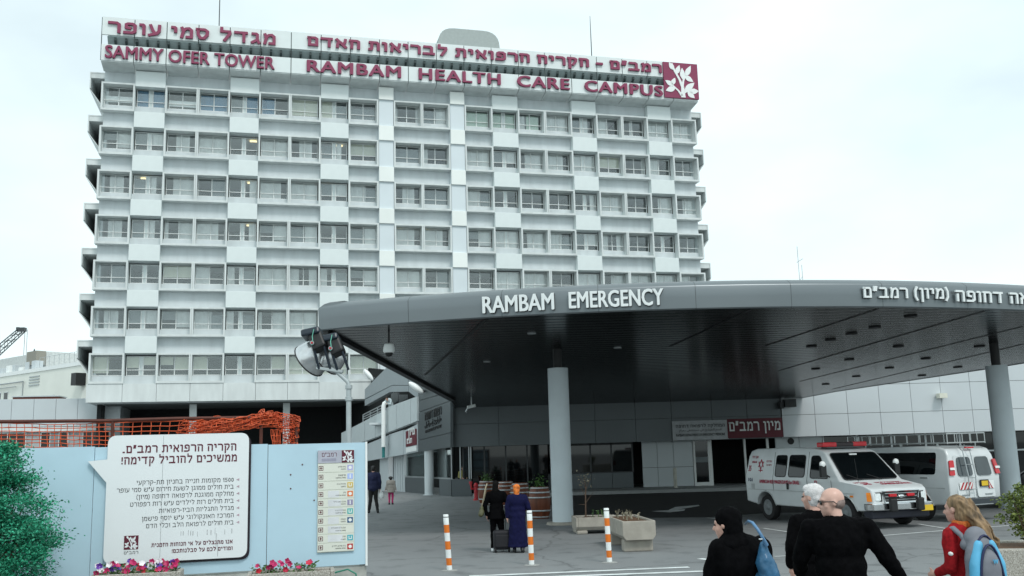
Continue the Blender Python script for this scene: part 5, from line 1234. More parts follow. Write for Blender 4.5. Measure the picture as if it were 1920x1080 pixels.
# ---------------------------------------------------------------- passenger van with roof rack
L2 = 5.6
lower2 = [(-2.76,.55),(-2.70,.46)] + list(reversed(arch(-1.70,.46,.42))) + list(reversed(arch(1.75,.46,.42))) + [(2.66,.42),(2.76,.55),(2.76,.80),(2.70,.98),(2.5,1.06),(1.80,BZ),(-2.78,BZ)]
upper2 = [(-2.78,BZ),(1.80,BZ),(1.05,1.84),(.8,1.94),(.3,1.99),(-1.2,2.01),(-2.4,1.98),(-2.60,1.92),(-2.69,1.75)]
beta = R_(26); h2 = Vector((-math.sin(beta),math.cos(beta),0)); r2 = Vector((h2.y,-h2.x,0))
rl2 = D(1786,955,26.2); base2 = Vector((rl2.x,rl2.y,0)) + h2*2.78 + r2*.99
silverm = mat('silver_white_paint', (.56,.575,.57), .28, var=.03, scale=1.2)
vn, vbody, wl2 = vehicle('passenger_van', 'white passenger van with a tubular roof rack and rear ladder, seen from behind', 'van', tuple(base2), -(-beta) , L2, 1.98, lower2, upper2, BZ, .82, 2.01, 1.95, vanwhite)
for s_ in (1,-1):
    for y in (-1.70,1.75): wheel(vn, s_, y, .36)
    poly, v = side_poly(wl2, s_, [(-2.32,1.25),(.35,1.25),(.35,1.84),(-2.32,1.84)], .08, .002, .008); glasspart(vn, 'side_window', poly, v)
    poly, v = side_poly(wl2, s_, [(.5,1.25),(1.4,1.25),(1.15,1.5),(.92,1.8),(.5,1.8)], .07, .002, .008); glasspart(vn, 'side_window', poly, v)
    c = [(s_*.985,-2.78,1.22),(s_*.80,-2.795,1.22),(s_*.755,-2.74,1.62),(s_*.90,-2.72,1.62)]
    q = quadpart(vn, 'tail_light', c if s_ < 0 else c[::-1], .03, .03, redlens)
    c = [(s_*.975,-2.815,1.37),(s_*.80,-2.815,1.37),(s_*.79,-2.805,1.43),(s_*.965,-2.805,1.43)]; quadpart(q, 'reverse_lens', c if s_ < 0 else c[::-1], .01, .012, whitem)
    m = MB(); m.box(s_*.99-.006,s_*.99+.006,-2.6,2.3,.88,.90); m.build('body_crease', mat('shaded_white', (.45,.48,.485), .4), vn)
    MB().obox((s_*1.0,-1.95,1.16),.012,.12,.02).build('trim_badge', steel, vn)
    m = MB(); m.tube([(s_*(wl2(y_,z_)+.004),y_,z_) for y_,z_ in arch(-1.70,.475,.42)], .022, 6); m.tube([(s_*(wl2(y_,z_)+.004),y_,z_) for y_,z_ in arch(1.75,.475,.42)], .022, 6); m.build('arch_trim', silverm, vn)
    MB().obox((s_*1.12,1.35,1.4),.07,.06,.13).build('mirror', blackm, vn, bevel=.03)
def rear(x, z):                              # the sloping tail plane above the belt, upright below it
    y = -2.78 if z <= BZ else -2.78+(z-BZ)/(1.75-BZ)*.09
    return (x, y, z)
quadpart(vn, 'windscreen', [(-.85,1.78,BZ+.03),(.85,1.78,BZ+.03),(.75,1.08,1.82),(-.75,1.08,1.82)], .1, .008, vanglass)
RG = mat('rear_glass', (.05,.065,.072), .06, var=.35, scale=1.5, spec=.8)
for s_ in (-1,1):
    x0, x1 = (-.72,-.035) if s_ < 0 else (.035,.72)
    d = quadpart(vn, 'rear_door', [rear(x1,.62),rear(x0,.62),rear(x0*(.97 if s_<0 else 1),1.74),rear(x1*(.97 if s_>0 else 1),1.74)], .06, .022, vanwhite)
    def rw(x, z, p=.026): q = rear(x,z); return (q[0], q[1]-p, q[2])
    xa_, xb_ = (-.655,-.09) if s_ < 0 else (.09,.655)
    quadpart(d, 'rear_window', [rw(xb_,1.20),rw(xa_,1.20),rw(xa_*(.93 if s_<0 else 1),1.70),rw(xb_*(.93 if s_>0 else 1),1.70)], .10, .008, RG)
    MB().obox((s_*.45,-2.815,.70),.14,.012,.012).build('model_strip', steel, d)
# red and white chevron panels
def chev(x0, x1, z0, z1, lean, n_, cut=None):
    MB().box(x0,x1,-2.8135,-2.807,z0,z1).build('chevron_plate', whitem, vn)
    m = MB(); w_ = (x1-x0)/n_
    for i in range(n_):
        a = x0+i*w_; sl = lean*(z1-z0)*.7
        pts = [(a,z0),(a+w_*.5,z0),(a+w_*.5+sl,z1),(a+sl,z1)]
        pts = [(min(max(px,x0),x1),pz) for px,pz in pts]
        if pts[1][0]-pts[0][0] > .01 or pts[2][0]-pts[3][0] > .01: m.prism([(px,-2.8137,pz) for px,pz in pts], (0,-.003,0))
    m.build('chevron', redm, vn)
chev(-.66,-.14,.84,1.03,1,4); chev(.46,.68,.84,1.05,-1,2)
np_ = MB().box(.13,.45,-2.835,-2.807,.90,1.08).build('plate_frame', blackm, vn); MB().box(.165,.415,-2.84,-2.836,.92,1.05).build('number_plate', yellowm, np_)
MB().prism(rpoly([(-1.0,-2.70,.42),(-.98,-2.95,.42),(.98,-2.95,.42),(1.0,-2.70,.42)],.06), (0,0,.18)).build('rear_bumper', mat('dark_bumper', (.05,.06,.07), .35, .3), vn, bevel=.02)
m = MB(); m.box(-.4,.4,-2.953,-2.95,.43,.455); m.build('bumper_step', steel, vn)
MB().box(-.16,.16,-2.70,-2.66,1.93,1.97).build('brake_light', redlens, vn)
m = MB()                                     # ladder on the left rear door
for x in (-.40,-.12): m.tube([(x+.03,-2.60,2.02),(x,-2.80,1.86),(x,-2.90,1.2),(x,-2.87,.66)], .014, 6)
for z in (1.5,1.15,.85): m.tube([(-.40,-2.89 if z < 1.4 else -2.86,z),(-.12,-2.89 if z < 1.4 else -2.86,z)], .012, 6)
m.build('ladder', steel, vn)
m = MB(); X0, X1, Y0, Y1 = -.74,.74,-2.62,1.0
for z in (2.09,2.34): m.tube([(X0,Y0,z),(X1,Y0,z),(X1,Y1,z),(X0,Y1,z)], .018, 6, closed=True)
for i in range(9):
    y = Y0+(Y1-Y0)*i/8
    for x in (X0,X1): m.tube([(x,y,2.06),(x,y,2.34)], .013, 5)
    m.tube([(X0,y,2.09),(X1,y,2.09)], .012, 5)
for i in range(1,5): x = X0+(X1-X0)*i/5; m.tube([(x,Y0,2.09),(x,Y0,2.34)], .013, 5); m.tube([(x,Y1,2.09),(x,Y1,2.34)], .013, 5)
for x in (X0,X1):
    for y in (-2.3,-1.0,.3): m.tube([(x,y,1.9),(x,y,2.09)], .016, 5)
m.build('roof_rack', mat('rack_grey', (.50,.53,.53), .35, .3), vn)
# ---------------------------------------------------------------- dark car at the right edge
g = D(1945,950,31); lower3 = [(-2.2,.5),(-2.15,.35)]+list(reversed(arch(-1.35,.40,.32)))[:]+list(reversed(arch(1.4,.40,.32)))+[(2.15,.32),(2.2,.5),(2.15,.72),(1.3,.92),(-2.1,.92),(-2.22,.75)]
upper3 = [(-2.1,.92),(1.3,.92),(.55,1.38),(.2,1.45),(-.8,1.46),(-1.2,1.40)]
car, cbody, wl3 = vehicle('parked_car', 'black car half out of the frame behind the white van', 'car', (g.x+1.3,g.y+.8,0), R_(62), 4.4, 1.76, lower3, upper3, .92, .62, 1.46, 1.5, mat('black_car_paint', (.006,.007,.009), .15, var=.1))
for s_ in (1,-1):
    for y in (-1.35,1.4): wheel(car, s_, y, .32, .2, .88)
    poly, v = side_poly(wl3, s_, [(-.25,.97),(.95,.97),(.5,1.34),(-.25,1.37)], .06, .002, .006); glasspart(car, 'side_window', poly, v)
    poly, v = side_poly(wl3, s_, [(-1.5,.97),(-.35,.97),(-.35,1.37),(-1.05,1.36)], .06, .002, .006); glasspart(car, 'side_window', poly, v)
    MB().obox((s_*.55,2.17,.62),.16,.03,.06).build('headlight', chrome, car, bevel=.02); MB().obox((s_*.6,-2.2,.70),.14,.03,.06).build('tail_light', redlens, car, bevel=.02)
# ================================================================== people
BLOBS = []
def blob(mb, name, m_, parent, vox, it=3):
    o = mb.build(name, m_, parent); r = o.modifiers.new('remesh','REMESH'); r.mode = 'VOXEL'; r.voxel_size = vox; r.use_smooth_shade = True
    if it: q = o.modifiers.new('smooth','SMOOTH'); q.factor = .5; q.iterations = it
    BLOBS.append(o); return o
def frame(d, n_):
    d = Vector(d).normalized(); n_ = Vector(n_); n_ = (n_-d*n_.dot(d)).normalized(); w_ = n_.cross(d); return w_, n_, d
def hand(mb, wrist, d, palm, thumb_side, curl=.5, k=1.0):
    """palm, four unequal bent fingers and a thumb leaving the side of the palm"""
    w_, n_, d = frame(d, palm); W = Vector(wrist); rot = Matrix((w_,n_,d)).transposed()
    mb.ell(W+d*.05*k, .040*k,.017*k,.055*k, 12, rot); mb.cap(W-d*.03*k, .026*k, W+d*.03*k, .030*k)
    for i, ln in enumerate((.070,.082,.077,.060)):
        s_ = thumb_side*(.030-.020*i); a = W+d*.088*k+w_*s_*k
        d1 = (d*math.cos(curl*.6)+n_*math.sin(curl*.6)+w_*s_*1.2).normalized(); d2 = (d*math.cos(curl*1.6)+n_*math.sin(curl*1.6)).normalized()
        b_ = a+d1*ln*.5*k; c = b_+d2*ln*.52*k; mb.cap(a-d*.015*k, .0095*k, b_, .0088*k, 8); mb.cap(b_, .0088*k, c, .0072*k, 8)
    a = W+d*.03*k+w_*thumb_side*.034*k; b_ = a+(d*.55+w_*thumb_side*.8+n_*.3).normalized()*.042*k; c = b_+(d*.9+n_*.45).normalized()*.034*k
    mb.cap(a, .013*k, b_, .0105*k, 8); mb.cap(b_, .0105*k, c, .008*k, 8)
def head(mb, c, yaw, tilt=0, k=1.0):
    R3 = Matrix.Rotation(yaw,3,'Z') @ Matrix.Rotation(tilt,3,'X'); T = lambda x,y,z: Vector(c)+R3 @ (Vector((x,y,z))*k)
    mb.ell(T(0,-.012,.028), .077*k,.099*k,.092*k, 18, R3); mb.ell(T(0,.035,-.045), .058*k,.062*k,.076*k, 16, R3); mb.ell(T(0,.070,-.098), .026*k,.024*k,.020*k, 10, R3)
    mb.cap(T(0,.094,.012), .0095*k, T(0,.118,-.030), .0135*k, 8)
    for s_ in (-1,1):
        mb.cap(T(s_*.014,.100,-.036), .008*k, T(s_*.018,.096,-.036), .007*k, 6); mb.cap(T(s_*.012,.090,.026), .011*k, T(s_*.046,.074,.022), .010*k, 8)
        mb.ell(T(s_*.078,-.006,-.010), .010*k,.020*k,.031*k, 10, R3 @ Matrix.Rotation(s_*.25,3,'Z')); mb.ell(T(s_*.045,.055,-.028), .022*k,.025*k,.025*k, 10, R3)
    mb.ell(T(0,.092,-.060), .024*k,.010*k,.007*k, 10, R3); mb.ell(T(0,.090,-.072), .021*k,.010*k,.008*k, 10, R3)
    return T, R3
def person(label, loc, yaw, H=1.75, skinm=None, head_yaw=0, head_tilt=0, J=None, top=None, topm=None, trousm=None, shoem=None, vox=.02, shw=.19, bulk=1.0, coat=None, hands=True, curl=.5, group=None, cat='person', handdir=None):
    k = H/1.75; o = thing('person', label, cat, tuple(loc), yaw, group); skinm = skinm or skin
    P = dict(pelvis=(0,0,.95), waist=(0,.01,1.10), chest=(0,.01,1.30), neckb=(0,-.01,1.46), head=(0,.02,1.63))
    for s_, n_ in ((-1,'l'),(1,'r')):
        P.update({n_+'sh':(s_*shw,0,1.42), n_+'el':(s_*(shw+.06),-.03,1.14), n_+'wr':(s_*(shw+.065),.05,.90), n_+'hip':(s_*.09,0,.92), n_+'kn':(s_*.10,.02,.50), n_+'an':(s_*.10,-.03,.09), n_+'to':(s_*.115,.13,.035)})
    P.update(J or {}); P = {q: Vector(v)*k for q, v in P.items()}
    b = MB(); B = bulk
    T, R3 = head(b, P['head'], head_yaw, head_tilt, k)
    b.cap(P['neckb']-Vector((0,0,.03)), .062*k, P['head']+R3 @ Vector((0,-.02,-.05)), .052*k)
    b.ell(P['chest'], .165*k,.105*k,.20*k, 16); b.ell(P['waist'], .145*k,.10*k,.16*k, 16); b.ell(P['pelvis'], .165*k,.115*k,.13*k, 16); b.cap(P['lsh'], .062*k, P['rsh'], .062*k)
    b.cap(P['chest']+Vector((0,0,.1*k)), .1*k, P['neckb'], .06*k)
    for n_ in 'lr':
        b.cap(P[n_+'sh'], .058*k, P[n_+'el'], .042*k); b.cap(P[n_+'el'], .042*k, P[n_+'wr'], .028*k)
        b.cap(P[n_+'hip'], .088*k, P[n_+'kn'], .058*k); b.cap(P[n_+'kn'], .056*k, P[n_+'an'], .038*k); b.cap(P[n_+'an']-Vector((0,.03*k,.02*k)), .038*k, P[n_+'to'], .03*k)
        if hands:
            d = (P[n_+'wr']-P[n_+'el']).normalized() if not (handdir and n_ in handdir) else Vector(handdir[n_]); sgn = 1 if n_ == 'r' else -1
            hand(b, P[n_+'wr']+d*.02*k, d, (-sgn,.15,0), -1*1 if n_ == 'r' else 1, curl, k)
    body = blob(b, 'body', skinm, o, min(vox,.012) if hands and vox < .015 else vox*.8, 2 if vox < .015 else 1)
    t = MB(); i_ = .022*k*B
    t.ell(P['chest']+Vector((0,-.005,.02*k)), (.175*k+i_)*B,(.115*k+i_)*B,.22*k, 18); t.ell(P['waist'], (.155*k+i_)*B,(.112*k+i_)*B,.20*k, 18); t.ell(P['pelvis']+Vector((0,0,-.0)), (.17*k+i_)*B,(.118*k+i_)*B,.17*k, 18)
    t.cap(P['lsh'], .070*k*B, P['rsh'], .070*k*B); t.cap(P['chest']+Vector((0,-.01,.08*k)), .12*k*B, P['neckb']+Vector((0,-.005,.0)), .074*k)
    for n_ in 'lr':
        t.cap(P[n_+'sh'], .074*k*B, P[n_+'el'], .060*k*B); e = P[n_+'wr']; a = P[n_+'el']; t.cap(a, .060*k*B, a+(e-a)*.95, .044*k*B)
    if coat:                                  # long coat or dress down to z = coat
        zc = coat*k; zp = P['pelvis'].z+.05*k
        t.lathe([(.05,zc+.0),((.232)*k*B,zc+.004),((.228)*k*B,zc+.03),(.20*k*B,zc*.5+zp*.5),(.178*k*B,zp),(.05,zp+.08*k)], 24, Matrix.Translation((0,P['pelvis'].y,0)) @ Matrix.Diagonal((1,.76,1,1)))
    blob(t, coat and 'coat' or 'jacket', topm or blackcloth, o, vox, 3)
    r = MB(); r.ell(P['pelvis'], .178*k*B,.126*k*B,.12*k, 16)
    for n_ in 'lr':
        kn = P[n_+'kn']; an = P[n_+'an']; r.cap(P[n_+'hip'], .102*k, kn, .074*k); r.cap(kn, .074*k, an+Vector((0,0,.01*k)), .058*k)
    blob(r, 'trousers', trousm or blackcloth, o, vox, 3)
    for n_ in 'lr':
        f = MB(); an = P[n_+'an']; to = P[n_+'to']; dd = (to-an); f.cap(an+Vector((0,-.03*k,-.035*k)), .050*k, to+Vector((0,.01*k,0)), .040*k, 12); f.cap(an+Vector((0,-.01,.0)), .052*k, an+Vector((0,-.01,-.03*k)), .05*k)
        blob(f, 'shoe', shoem or blackm, o, min(vox,.012), 1)
    return o, P, T, R3, k
def hairshell(o, T, R3, k, m_, extra=None, vox=.012, back=1.0):
    h = MB(); h.ell(T(0,-.022,.042), .086*k,.100*k,.090*k, 18, R3); h.ell(T(0,-.048,-.005), .080*k,.070*k,.085*k, 16, R3)
    if extra: extra(h)
    return blob(h, 'hair', m_, o, vox, 2)
def eyes(o, T, k):
    m = MB()
    for s_ in (-1,1): m.ell(T(s_*.031,.088,.004), .013*k,.008*k,.007*k, 8)
    m.build('eyes', blackm, o, smooth=180)
# bald man with sunglasses, in black
c = D(1572,1000,8.6)
o, P, T, R3, k = person('broad bald man in black with dark sunglasses, right arm swung out, walking before the ambulance', (c.x,c.y,0), 0, 1.80, mat('pink_skin', (.60,.37,.30), .42, var=.06, scale=18), R_(84), R_(-3),
    J=dict(head=(-.03,.02,1.635), lsh=(-.225,.02,1.42), rsh=(.235,-.02,1.42), rel=(.37,-.06,1.17), rwr=(.53,.03,.96), lel=(-.30,.12,1.17), lwr=(-.26,.30,1.02), rkn=(.11,.12,.5), ran=(.11,.06,.09), lan=(-.1,-.2,.12), lkn=(-.1,-.02,.5), lto=(-.11,-.05,.05), rto=(.12,.24,.035)), vox=.013, bulk=1.22)
m = MB()
for s_ in (-1,1):
    m.tube([T(s_*.062,.088,.010),T(s_*.080,.04,.010),T(s_*.084,-.002,.008),T(s_*.082,-.022,-.012)], .0042, 6)
m.tube([T(-.014,.106,.012),T(.014,.106,.012)], .004, 6); sg_ = m.build('sunglasses', blackm, o)
for s_ in (-1,1): MB().ell(T(s_*.036,.098,.002), .030,.010,.021, 12, R3).build('lens', vanglass, sg_, smooth=180)
st = MB(); st.ell(T(0,-.042,-.012), .0795*k,.072*k,.060*k, 16, R3); blob(st, 'hair', mat('shaved_stubble', (.20,.15,.135), .7, var=.25, scale=60), o, .010, 2)
# white haired man just behind him
c = D(1532,1000,9.5)
o, P, T, R3, k = person('white haired man in black half hidden behind the bald man, left hand hanging', (c.x,c.y,0), R_(8), 1.79, None, R_(35), 0,
    J=dict(head=(.0,.03,1.64), lsh=(-.19,0,1.42), lel=(-.27,-.02,1.2), lwr=(-.26,.03,1.03), ran=(.1,.12,.09), rto=(.11,.3,.035)), vox=.013, bulk=1.1, curl=.75, handdir={'l':(.05,.05,-1)})
hairshell(o, T, R3, k, mat('white_hair', (.68,.66,.66), .8, var=.12, scale=70, bump=.6, bscale=120), lambda h: (h.ell(T(0,-.03,-.04), .078*k,.07*k,.07*k, 14, R3), h.ell(T(0,.03,.08), .07*k,.06*k,.045*k, 12, R3)), .011); eyes(o, T, k)
# woman in black with the blue bag
c = D(1385,1000,7.9)
o, P, T, R3, k = person('woman wrapped in black, head covered, with a blue shoulder bag', (c.x,c.y,0), R_(15), 1.72, None, R_(40), R_(-6),
    J=dict(head=(-.08,.05,1.60), neckb=(-.03,.0,1.45), lel=(-.22,.10,1.17), lwr=(-.20,.26,1.08), rel=(.24,.03,1.15), rwr=(.2,.2,1.02)), vox=.013, bulk=1.12, coat=.25)
h = MB(); h.ell(T(0,-.028,.045), .098*k,.112*k,.100*k, 18, R3); h.ell(T(0,-.055,-.02), .10*k,.082*k,.11*k, 16, R3); h.ell(T(0,-.02,-.13), .105*k,.10*k,.08*k, 16, R3); h.ell((-.03,-.015,1.45*k), .15*k,.11*k,.09*k, 16)
blob(h, 'headscarf', blackcloth, o, .012, 3); eyes(o, T, k)
bluebag = mat('blue_leather', (.03,.12,.23), .35, var=.22, scale=7, bump=.5, bscale=14)
p0 = D(1446,1056,7.75); bg_ = thing('shoulder_bag', 'blue leather slouchy shoulder bag hanging on the woman in black', 'bag', (p0.x,p0.y,p0.z-.1))
h = MB(); h.cap((-.055,0,.24), .03, (-.05,.02,.10), .07); h.cap((-.04,.0,.12), .065, (.0,.03,-.08), .10); h.cap((-.05,.06,-.05), .09, (.035,.0,-.12), .095); h.cap((-.03,-.05,-.1), .08, (.03,.1,-.14), .08); blob(h, 'bag_body', bluebag, bg_, .012, 4)
m = MB(); q = [D(1398,982,7.98),D(1403,977,7.86),D(1411,980,7.74),D(1421,993,7.68),D(1430,1008,7.68),D(1437,1022,7.72)]; m.tube([PM[bg_.name].inverted() @ v for v in q], [.010,.011,.012,.012,.013,.018], 8); m.build('strap', mat('blue_strap', (.10,.22,.38), .4, var=.1), bg_, smooth=60)
m = MB(); q = PM[bg_.name].inverted() @ D(1426,1012,7.66); m.lathe([(.016,0),(.02,.005),(.016,.01)], 10, Matrix.Translation(q)); m.build('buckle', chrome, bg_)
# girl in the red coat with the backpack
c = D(1808,1000,8.8)
redcoat = mat('red_wool', (.28,.008,.012), .85, var=.25, scale=40, spec=.2)
o, P, T, R3, k = person('young woman in a red coat with long wavy fair hair and a backpack', (c.x,c.y,0), R_(24), 1.71, None, R_(14), R_(-2),
    J=dict(head=(-.03,.04,1.615), lsh=(-.17,0,1.40), rsh=(.17,-.01,1.38), lel=(-.20,.0,1.12), lwr=(-.19,.17,1.05), rel=(.29,-.05,1.14), rwr=(.38,-.02,.92)), topm=redcoat, vox=.013, shw=.17, curl=.9, coat=.78)
fair = mat('fair_hair', (.21,.135,.07), .65, var=.65, scale=24, streak=.2)
rn_ = random.Random(4)
def strands(h):
    h.ell(T(0,-.06,-.06), .085*k,.07*k,.12*k, 14, R3)
    for i in range(34):
        a = T(rn_.uniform(-.07,.085), rn_.uniform(-.10,-.02), rn_.uniform(-.02,.09)); e = Vector((P['head'].x+.05+rn_.uniform(-.03,.16), -.21+rn_.uniform(-.05,.03), rn_.uniform(1.12,1.32)*k)); pts = []
        ph = rn_.uniform(0,6.28); am = rn_.uniform(.010,.022)
        for t_ in range(11):
            f = t_/10; p_ = a*(1-f)+e*f; p_.y -= .07*math.sin(f*math.pi); p_.x += am*f*math.sin(f*16+ph); p_.z += .01*math.cos(f*13+ph); pts.append(p_)
        h.tube(pts, [.017*(1-f*.065) for f in range(11)], 6)
hairshell(o, T, R3, k, fair, strands, .0085); eyes(o, T, k)
h = MB(); h.lathe([(.088,0),(.10,.03),(.092,.07)], 18, Matrix.Translation((P['neckb'].x-.005,P['neckb'].y+.005,P['neckb'].z-.01))); blob(h, 'scarf', mat('orange_scarf', (.55,.13,.02), .8, var=.4, scale=30), o, .012, 3)
MB().ell((-.243,-.05,1.24*k), .010,.03,.018, 8).build('sleeve_badge', whitem, o, smooth=180)
M = PM[o.name]; bpk = thing('backpack', 'light blue and grey backpack worn over the red coat', 'backpack', tuple(M @ Vector((-.085,-.235,1.13))), R_(12))
gb_ = mat('grey_nylon', (.17,.18,.21), .6, var=.1, scale=10); lb_ = mat('sky_blue_nylon', (.10,.42,.66), .5, var=.15, scale=8); nv = mat('navy_piping', (.01,.015,.07), .5)
h = MB(); h.ell((0,-.0,.0), .160,.105,.27, 18); h.ell((0,-.0,-.12), .165,.115,.19, 18); h.ell((-.02,.03,.20), .11,.08,.12, 14); blob(h, 'pack', gb_, bpk, .013, 3)
for s_ in (-1,1): h = MB(); h.cap((s_*.125,-.05,-.26), .055, (s_*.118,-.06,.0), .05); h.cap((s_*.118,-.06,.0), .05, (s_*.06,-.05,.17), .04); blob(h, 'side_panel', lb_, bpk, .012, 3)
h = MB(); h.ell((0,-.082,-.06), .105,.075,.20, 18); h.ell((0,-.085,-.17), .108,.075,.13, 18); po = blob(h, 'front_pocket', gb_, bpk, .012, 3)
def arc_(w_, z0, z1, y0, y1, n_=16): return [Vector((w_*math.cos(math.pi*i/n_), y0+(y1-y0)*math.sin(math.pi*i/n_), z0+(z1-z0)*math.sin(math.pi*i/n_))) for i in range(n_+1)]
m = MB(); m.tube(arc_(.118,-.25,.17,-.115,-.105), .011, 6); m.tube(arc_(.150,-.28,.245,-.07,-.055), .010, 6); m.build('piping', nv, bpk, smooth=60)
h = MB(); h.cap((-.10,.06,.16), .05, (-.03,.03,.26), .055); h.cap((.08,.06,.15), .05, (.02,.03,.25), .055); blob(h, 'top_panel', gb_, bpk, .012, 2)
m = MB(); 
for s_ in (-1,1): m.tube([(s_*.09,.05,.15),(s_*.115,.09,.24),(s_*.125,.17,.292),(s_*.13,.25,.275),(s_*.135,.32,.14)], [.018,.022,.024,.022,.016], 8)
m.build('strap', gb_, bpk, smooth=60)
text('W', (-.02,-.160,.02), (1,0,0), (0,0,1), .05, .035, lb_, po, .006, .02, 'mark')
# ---- the pair walking away
c = G(933,1035)
o, P, T, R3, k = person('person in black with long hair and white sneakers walking beside the woman in the headscarf', (c.x,c.y,0), 0, 1.55, None, R_(-18), 0,
    J=dict(lkn=(-.10,.04,.5), lan=(-.11,-.02,.09), lto=(-.13,.12,.035), rkn=(.11,.05,.5), ran=(.12,-.06,.12), rto=(.13,.06,.03), lel=(-.29,-.02,1.14), rel=(.30,.0,1.16), rwr=(.27,.15,.98)), vox=.018, shoem=mat('white_trainers', (.72,.74,.75), .5), bulk=1.02, coat=.80)
hairshell(o, T, R3, k, mat('black_hair', (.004,.0035,.0035), .7, var=.2, spec=.1), lambda h: (h.ell(T(0,-.06,-.09), .085*k,.06*k,.13*k, 14, R3),), .014)
cb_ = thing('tote_bag', 'olive brown bag hanging at the left side of the walker in black', 'bag', (c.x-.33,c.y-.02,.86))
h = MB(); h.cap((0,-.08,.10), .045, (0,.08,.10), .045); h.cap((-.02,-.12,-.03), .06, (-.02,.12,-.03), .06); h.cap((0,-.1,.02), .06, (0,.1,.02), .06); blob(h, 'bag_body', mat('olive_leather', (.07,.07,.03), .6, var=.2), cb_, .015, 3)
MB().tube([(0,-.05,.12),(.05,-.09,.35),(.10,-.12,.56),(.13,-.03,.63),(.10,.08,.5),(.03,.06,.13)], .013, 6).build('strap', mat('tan_strap', (.30,.26,.18), .6), cb_, smooth=60)
c = G(972,1036)
navycl = mat('navy_cloth', (.004,.005,.038), .85, var=.2, scale=20, spec=.2)
o, P, T, R3, k = person('woman in a long navy dress with an orange headscarf, hand on the suitcase', (c.x,c.y,0), 0, 1.46, None, R_(-10), 0,
    J=dict(rsh=(.2,0,1.42), rel=(.30,-.03,1.16), rwr=(.33,.04,.93), lel=(-.27,0,1.16), lwr=(-.27,.02,.92), ran=(.11,-.12,.10), rto=(.13,.0,.03)), topm=navycl, trousm=navycl, vox=.018, bulk=1.16, coat=.14)
h = MB(); h.ell(T(0,-.02,.045), .095*k,.108*k,.098*k, 18, R3); h.ell(T(0,-.05,-.03), .09*k,.08*k,.10*k, 16, R3); h.ell(T(0,-.09,-.08), .04*k,.04*k,.06*k, 10, R3); h.ell((0,-.02,1.47*k), .10*k,.085*k,.07*k, 14)
blob(h, 'headscarf', mat('orange_print_scarf', (.62,.16,.02), .7, var=.55, scale=14), o, .013, 2)
sc = thing('suitcase', 'black soft trolley suitcase pulled between the two walkers', 'suitcase', (c.x-.36,c.y+.16,0), R_(6))
h = MB(); h.box(-.19,.19,-.12,.12,.06,.48); h.build('case', mat('black_nylon', (.008,.008,.012), .7, var=.2, bump=.3, bscale=40), sc, bevel=.05)
h = MB(); h.box(-.15,.15,-.15,-.121,.12,.38); h.build('front_pocket', MATS['black_nylon'], sc, bevel=.03)
m = MB(); m.tube([(-.10,.1,.48),(-.10,.1,.86),(.10,.1,.86),(.10,.1,.48)], .008, 6); m.build('handle', darkgrey, sc)
for x in (-.15,.15): m = MB(); m.lathe([(.05,-.02),(.055,0),(.05,.02)], 14, Matrix.Translation((x,-.08,.056)) @ Matrix.Rotation(R_(90),4,'Y')); m.build('wheel', rubber, sc)
# ---- farther people
c = G(700,962)
o, P, T, R3, k = person('man in a dark blue jacket mostly hidden behind the end of the hoarding', (c.x,c.y,0), R_(10), 1.78, None, 0, 0, topm=mat('dark_blue_jacket', (.008,.012,.05), .8), trousm=mat('charcoal_cloth', (.015,.014,.014), .9), vox=.024, bulk=1.15, J=dict(lan=(-.16,.05,.09), ran=(.16,-.05,.09), lto=(-.18,.2,.035), rto=(.18,.1,.035)))
hairshell(o, T, R3, k, blackm, None, .018)
q = G(716,958); pb_ = thing('carrier_bag', 'small white carrier bag held by the man at the hoarding end', 'bag', (c.x+.31,c.y+.02,.55))
h = MB(); h.ell((0,0,.1), .10,.05,.15, 12); h.cap((0,0,.2), .05, (-.02,0,.3), .02); blob(h, 'bag_body', whitem, pb_, .018, 2)
c = G(733,946)
o, P, T, R3, k = person('small child in a grey coat, pink trousers and dark boots', (c.x,c.y,0), R_(-5), 1.24, None, 0, 0, J=dict(head=(0,.02,1.60), lwr=(-.33,-.03,.92), rwr=(.33,-.03,.92)), topm=mat('grey_coat', (.24,.23,.21), .9, var=.1), trousm=mat('pink_trousers', (.40,.02,.12), .8), vox=.02, bulk=1.25, coat=.74)
hairshell(o, T, R3, k*1.2, blackm, lambda h: (h.ell(T(-.08,-.05,.06), .05,.05,.05, 8), h.ell(T(.08,-.05,.06), .05,.05,.05, 8)), .018)
c = WP(733,746,.45); 
o, P, T, R3, k = person('dark haired person in a pale shirt leaning over the ramp parapet', (c.x,c.y,c.z-1.50), R_(150), 1.72, None, R_(20), R_(-50), J=dict(chest=(0,.16,1.27), neckb=(0,.30,1.38), head=(0,.42,1.47), lsh=(-.19,.26,1.36), rsh=(.19,.26,1.36), lel=(-.24,.36,1.12), rel=(.24,.36,1.12), lwr=(-.1,.50,1.14), rwr=(.1,.50,1.14)), topm=mat('pale_shirt', (.42,.50,.52), .8, var=.1), trousm=navycl, vox=.022)
hairshell(o, T, R3, k, mat('dark_brown_hair', (.02,.012,.008), .6), None, .018)
MB().box(c.x-1.2,c.x+1.6,c.y-.9,c.y+1.4,c.z-1.62,c.z-1.503).build('walkway', spandm, eb, world=True)
c = D(868,900,50.8)
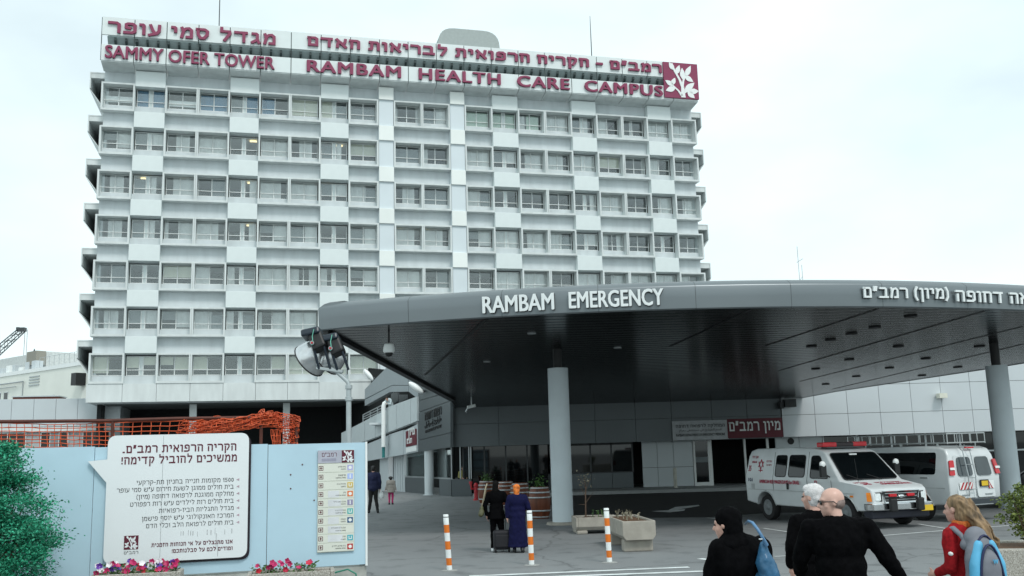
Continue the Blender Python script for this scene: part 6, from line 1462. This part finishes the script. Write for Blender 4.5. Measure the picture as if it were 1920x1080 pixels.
o, P, T, R3, k = person('person in a mustard top seated behind the corner window', (c.x,c.y,0), R_(200), 1.68, None, 0, 0, J=dict(lkn=(-.12,.42,.52), rkn=(.12,.42,.52), lan=(-.12,.45,.09), ran=(.12,.45,.09), lto=(-.12,.6,.04), rto=(.12,.6,.04), lhip=(-.1,.02,.52), rhip=(.1,.02,.52), pelvis=(0,0,.58), waist=(0,0,.74), chest=(0,.02,.95), neckb=(0,.02,1.12), head=(0,.06,1.28), lsh=(-.19,.02,1.07), rsh=(.19,.02,1.07), lel=(-.24,.04,.82), rel=(.24,.04,.82), lwr=(-.15,.28,.76), rwr=(.15,.28,.76)), topm=mat('mustard_cloth', (.34,.31,.10), .85), vox=.024)
o.location.z = .16; PM[o.name] = Matrix.Translation(o.location) @ Matrix.Rotation(R_(200),4,'Z')
hairshell(o, T, R3, k, mat('dark_brown_hair', (.02,.012,.008), .6), None, .018)
ch_ = thing('chair', 'plain dark chair under the seated person behind the corner window', 'chair', (c.x,c.y,.16), R_(200))
MB().box(-.22,.22,-.2,.24,.40,.44).build('seat', darkgrey, ch_, bevel=.01); MB().box(-.22,.22,-.24,-.205,.45,.85).build('backrest', darkgrey, ch_, bevel=.01)
for x in (-.19,.19):
    for y in (-.17,.2): MB().tube([(x,y,0),(x,y,.399)], .015, 6).build('leg', steel, ch_)
# ---- bake the remeshed clothing and bodies into plain meshes
dg = bpy.context.evaluated_depsgraph_get()
new = [(o, bpy.data.meshes.new_from_object(o.evaluated_get(dg))) for o in BLOBS]
def folds(me, amp, f):
    nn = [v.normal.copy() for v in me.vertices]
    for v, n_ in zip(me.vertices, nn):
        p_ = v.co; q = Vector((p_.x*f, p_.y*f, p_.z*f*.55)); a = noise.noise(q)+.5*noise.noise(q*2.3+Vector((3,1,7)))
        v.co = p_ + n_*(amp*(abs(a)*2-.6))
for o, me in new:
    old = o.data; nm_ = old.name; old.name = 'raw'; o.modifiers.clear(); o.data = me; me.name = nm_
    if me.name.split('.')[0] in ('jacket','coat','trousers'): folds(me, .010, 9)
    elif me.name.split('.')[0] in ('bag_body','headscarf','scarf','hair'): folds(me, .006, 16)
    me.polygons.foreach_set('use_smooth', [True]*len(me.polygons))
